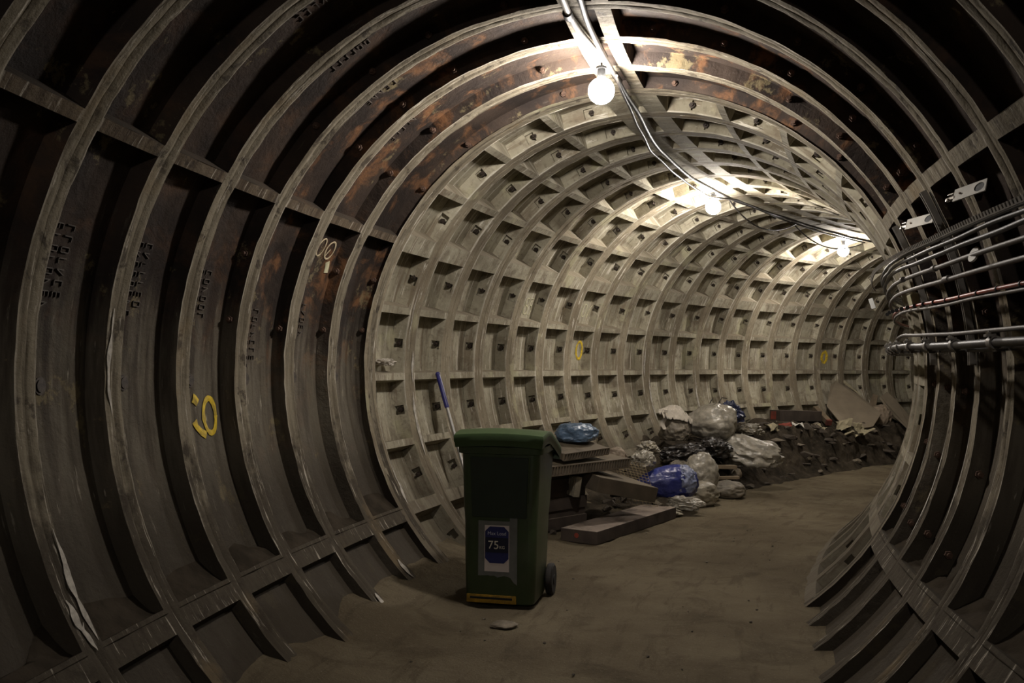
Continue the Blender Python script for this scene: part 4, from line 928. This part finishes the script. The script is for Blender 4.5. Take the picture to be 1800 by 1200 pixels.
def rod(label, a, b, w_, h, mat, red0=False, red1=False, name='timber_beam', endmat=None):
    a, b = Vector(a), Vector(b); c = (a+b)/2; M = axes(c, b-a, Vector((-(b-a).y, (b-a).x, 0))); ln = (b-a).length
    t = thing(name, label, 'beam'); t.matrix_world = M
    mb = MB(); mb.box((0, 0, 0), (ln, w_, h), None, 0, 0.004); mb.build('beam', mat, t)
    if red0: mb = MB(); mb.box((-ln/2-0.001, 0.02, 0), (0.008, w_*0.5, h*0.75), None, 0, 0.002); mb.build('red_end', MT['redspot'], t)
    if red1: mb = MB(); mb.box((ln/2-0.015, 0, 0), (0.04, w_*1.04, h*1.04), None, 0, 0.004); mb.build('red_end', MT['redspot'], t)
rod('dark beam with a red end lying along the foot of the far wall', (3.08, 13.40, 0.74), (3.92, 14.42, 0.68), 0.16, 0.15, MT['beam'], True)
rod('short beam with a red end against the left corner of the large buff board', (3.98, 14.75, 0.78), (4.07, 14.30, 0.59), 0.08, 0.08, MT['timber'], False, True)
rod('brown plank sticking out of the heap right of the tall bulging sack', (1.62, 10.55, 0.32), (2.05, 10.62, 0.31), 0.10, 0.04, MT['timber'], name='plank')
rod('thin brown plank low in the heap under the first plank', (1.66, 10.48, 0.20), (2.06, 10.50, 0.21), 0.09, 0.03, MT['timber'], name='plank')
rod('short dark plank leaning on the ribbed boards beside the brown sack', (0.36, 8.3, 0.54), (0.60, 8.75, 0.60), 0.03, 0.02, MT['timber'], name='plank')
# bent wires sticking out above the balloon-like bag
for lab, p in (('bent dark wire sticking up left of the navy bag', [(1.98, 11.55, 0.78), (2.02, 11.6, 0.98), (2.06, 11.62, 1.04), (2.12, 11.62, 1.03)]), ('thin dark wire curving above the balloon-like bag', [(1.86, 11.5, 0.76), (1.90, 11.5, 0.98), (1.93, 11.52, 1.03)])):
    mb = MB(); mb.tube(p, 0.006, 6); tag(mb.build('bent_wire', MT['black'], None, True), lab, 'wire')
# stones
def stone_mesh(seed):
    r_ = random.Random(seed*13+1); bm = bmesh.new()
    for i in range(15):
        v = Vector((r_.gauss(0, 1), r_.gauss(0, 1), r_.gauss(0, 1))).normalized()*r_.uniform(0.75, 1.05); bm.verts.new((v.x, v.y*0.8, v.z*0.6))
    bmesh.ops.convex_hull(bm, input=bm.verts[:])
    for v in [v for v in bm.verts if not v.link_faces]: bm.verts.remove(v)
    lo = min(v.co.z for v in bm.verts)
    for v in bm.verts: v.co.z -= lo+0.12
    mb = MB(); mb.bm(bm); return mb
lump('rubble_stone', 'single rounded pale stone on the heap right of the tall bulging sack', 'stone', (2.08, 10.72, 0.18), (0.12, 0.11, 0.13), MT['stone'], 81, 0, 0.2, 0.08, 3)
protos = [stone_mesh(i).build('rubble_stone', MT['stone' if i == 0 else 'darkstone']) for i in range(5)]
meshes = [o.data for o in protos]
for o in protos: bpy.data.objects.remove(o)
rr = random.Random(11)
for i in range(150):
    s = rr.uniform(9.6, 16.8); u = rr.uniform(-1.25, -0.38)
    z = float(mound_h(np.array(s), np.array(u)))
    if z < 0.0: z = 0.0
    p = U(s, u, z); o = bpy.data.objects.new('rubble_stone', meshes[i % 5]); COL.objects.link(o)
    k = rr.uniform(0.035, 0.10)*(1.0 if u < -0.5 else 0.6); o.scale = (k*rr.uniform(0.8, 2.2), k, k*rr.uniform(0.4, 1.1)); o.rotation_euler = (0, 0, rr.uniform(0, 6.28)); o.location = (p[0], p[1], z-0.01)
    tag(o, 'loose stone lying on the dark rubble heap', 'stone', 'loose stones on the rubble heap')
for i in range(26):
    s = rr.uniform(7.6, 10.2); u = rr.uniform(-1.15, -0.62); z = 0.0 if u > -0.8 else 0.03
    z = max(z, float(mound_h(np.array(s), np.array(u))))
    p = U(s, u, z); o = bpy.data.objects.new('rubble_stone', meshes[i % 5]); COL.objects.link(o)
    k = rr.uniform(0.03, 0.085); o.scale = (k, k, k); o.rotation_euler = (0, 0, rr.uniform(0, 6.28)); o.location = (p[0], p[1], z-0.005)
    tag(o, 'loose stone among the boards and bags behind the bin', 'stone', 'loose stones behind the bin')
for i in range(60):
    s = rr.uniform(3.0, 9.0); u = rr.choice([rr.uniform(-0.9, -0.5), rr.uniform(-0.4, 0.9), rr.uniform(0.3, 0.95)])
    p = U(s, u, 0); o = bpy.data.objects.new('floor_pebble', meshes[i % 5]); COL.objects.link(o)
    k = rr.uniform(0.005, 0.014); o.scale = (k, k, k); o.rotation_euler = (0, 0, rr.uniform(0, 6.28)); o.location = (p[0], p[1], 0.0)
    tag(o, 'small pebble lying on the open dirt floor', 'pebble', 'pebbles on the dirt floor')
# pale scraps on the heap by the bend
def scrap(label, px, size, seed, mat='palescrap'):
    mb = MB(); rr = random.Random(seed); n = 7
    S, T = np.meshgrid(np.linspace(-1, 1, n), np.linspace(-1, 1, n), indexing='ij'); f = fbm(np.stack([S*1.2+seed, T*1.2, S*0], -1), 3)
    X = (S*0.5+0.25*f)*size; Y = (T*0.4+0.2*fbm(np.stack([S*1.2, T*1.2+seed, S*0+4], -1), 3))*size; Z = size*(0.35+0.55*f)
    mb.grid(np.stack([X, Y, Z], -1)); G = np.stack([X, Y, Z-0.006], -1); mb.grid(G, flip=True)
    o = mb.build('card_scrap', MT[mat], None, False, recalc=False); o.location = px; o.rotation_euler = (D(25), 0, rr.uniform(0, 3)); tag(o, label, 'scrap', 'pale scraps on the far heap')
for i, (lab, p, sz, m) in enumerate((('torn pale scrap right under the lower left edge of the large buff board', (4.30, 14.35, 0.46), 0.26, 'palescrap'), ('torn pale scrap in front of the large buff board, rightmost of the scraps', (4.52, 14.30, 0.44), 0.26, 'palescrap'),
        ('small torn scrap lowest in front of the large buff board', (4.30, 14.0, 0.40), 0.18, 'palescrap'), ('white scrap lying in front of the red-ended beam', (3.35, 13.35, 0.56), 0.20, 'plate'), ('torn scrap left of the white scrap near the red-ended beam', (2.85, 12.7, 0.56), 0.2, 'palescrap'), ('pale scrap midway along the heap between beam and board', (3.85, 14.0, 0.50), 0.18, 'palescrap'))):
    scrap(lab, p, sz, i*3+1, m)
lump('plastic_bag', 'crumpled pink-grey bag on the heap behind the crumpled clear bag', 'bag', (2.50, 12.1, 0.56), (0.36, 0.26, 0.18), MT['dustybag'], 91, 0.4, 0.3, 0.3)
lump('plastic_bag', 'rusty red crumpled scrap of plastic near the red-ended beam', 'bag', (3.18, 13.2, 0.56), (0.22, 0.16, 0.12), MT['redspot'], 93, 0.4, 0.3, 0.3, 3)
# dust-caught rag and stain on the first concrete rings
lump('white_rag', 'torn white rag lying on a concrete ledge left of the pole', 'rag', tuple(F(6.42, D(179.6), 1.83)-np.array([0, 0, 0.0])), (0.20, 0.16, 0.07), MT['cloth'], 95, D(65), 0.4, 0.4, 4)
lump('floor_scrap', 'pale crumb of plaster on the floor in front of the bin', 'scrap', (-0.17, 5.20, 0.0), (0.16, 0.12, 0.035), MT['stone'], 97, 0.3, 0.3, 0.2, 3)
lump('floor_scrap', 'small pale chip on the floor left of the bin', 'scrap', (-0.50, 5.38, 0.0), (0.05, 0.03, 0.015), MT['stone'], 98, 0.3, 0.3, 0.2, 3)
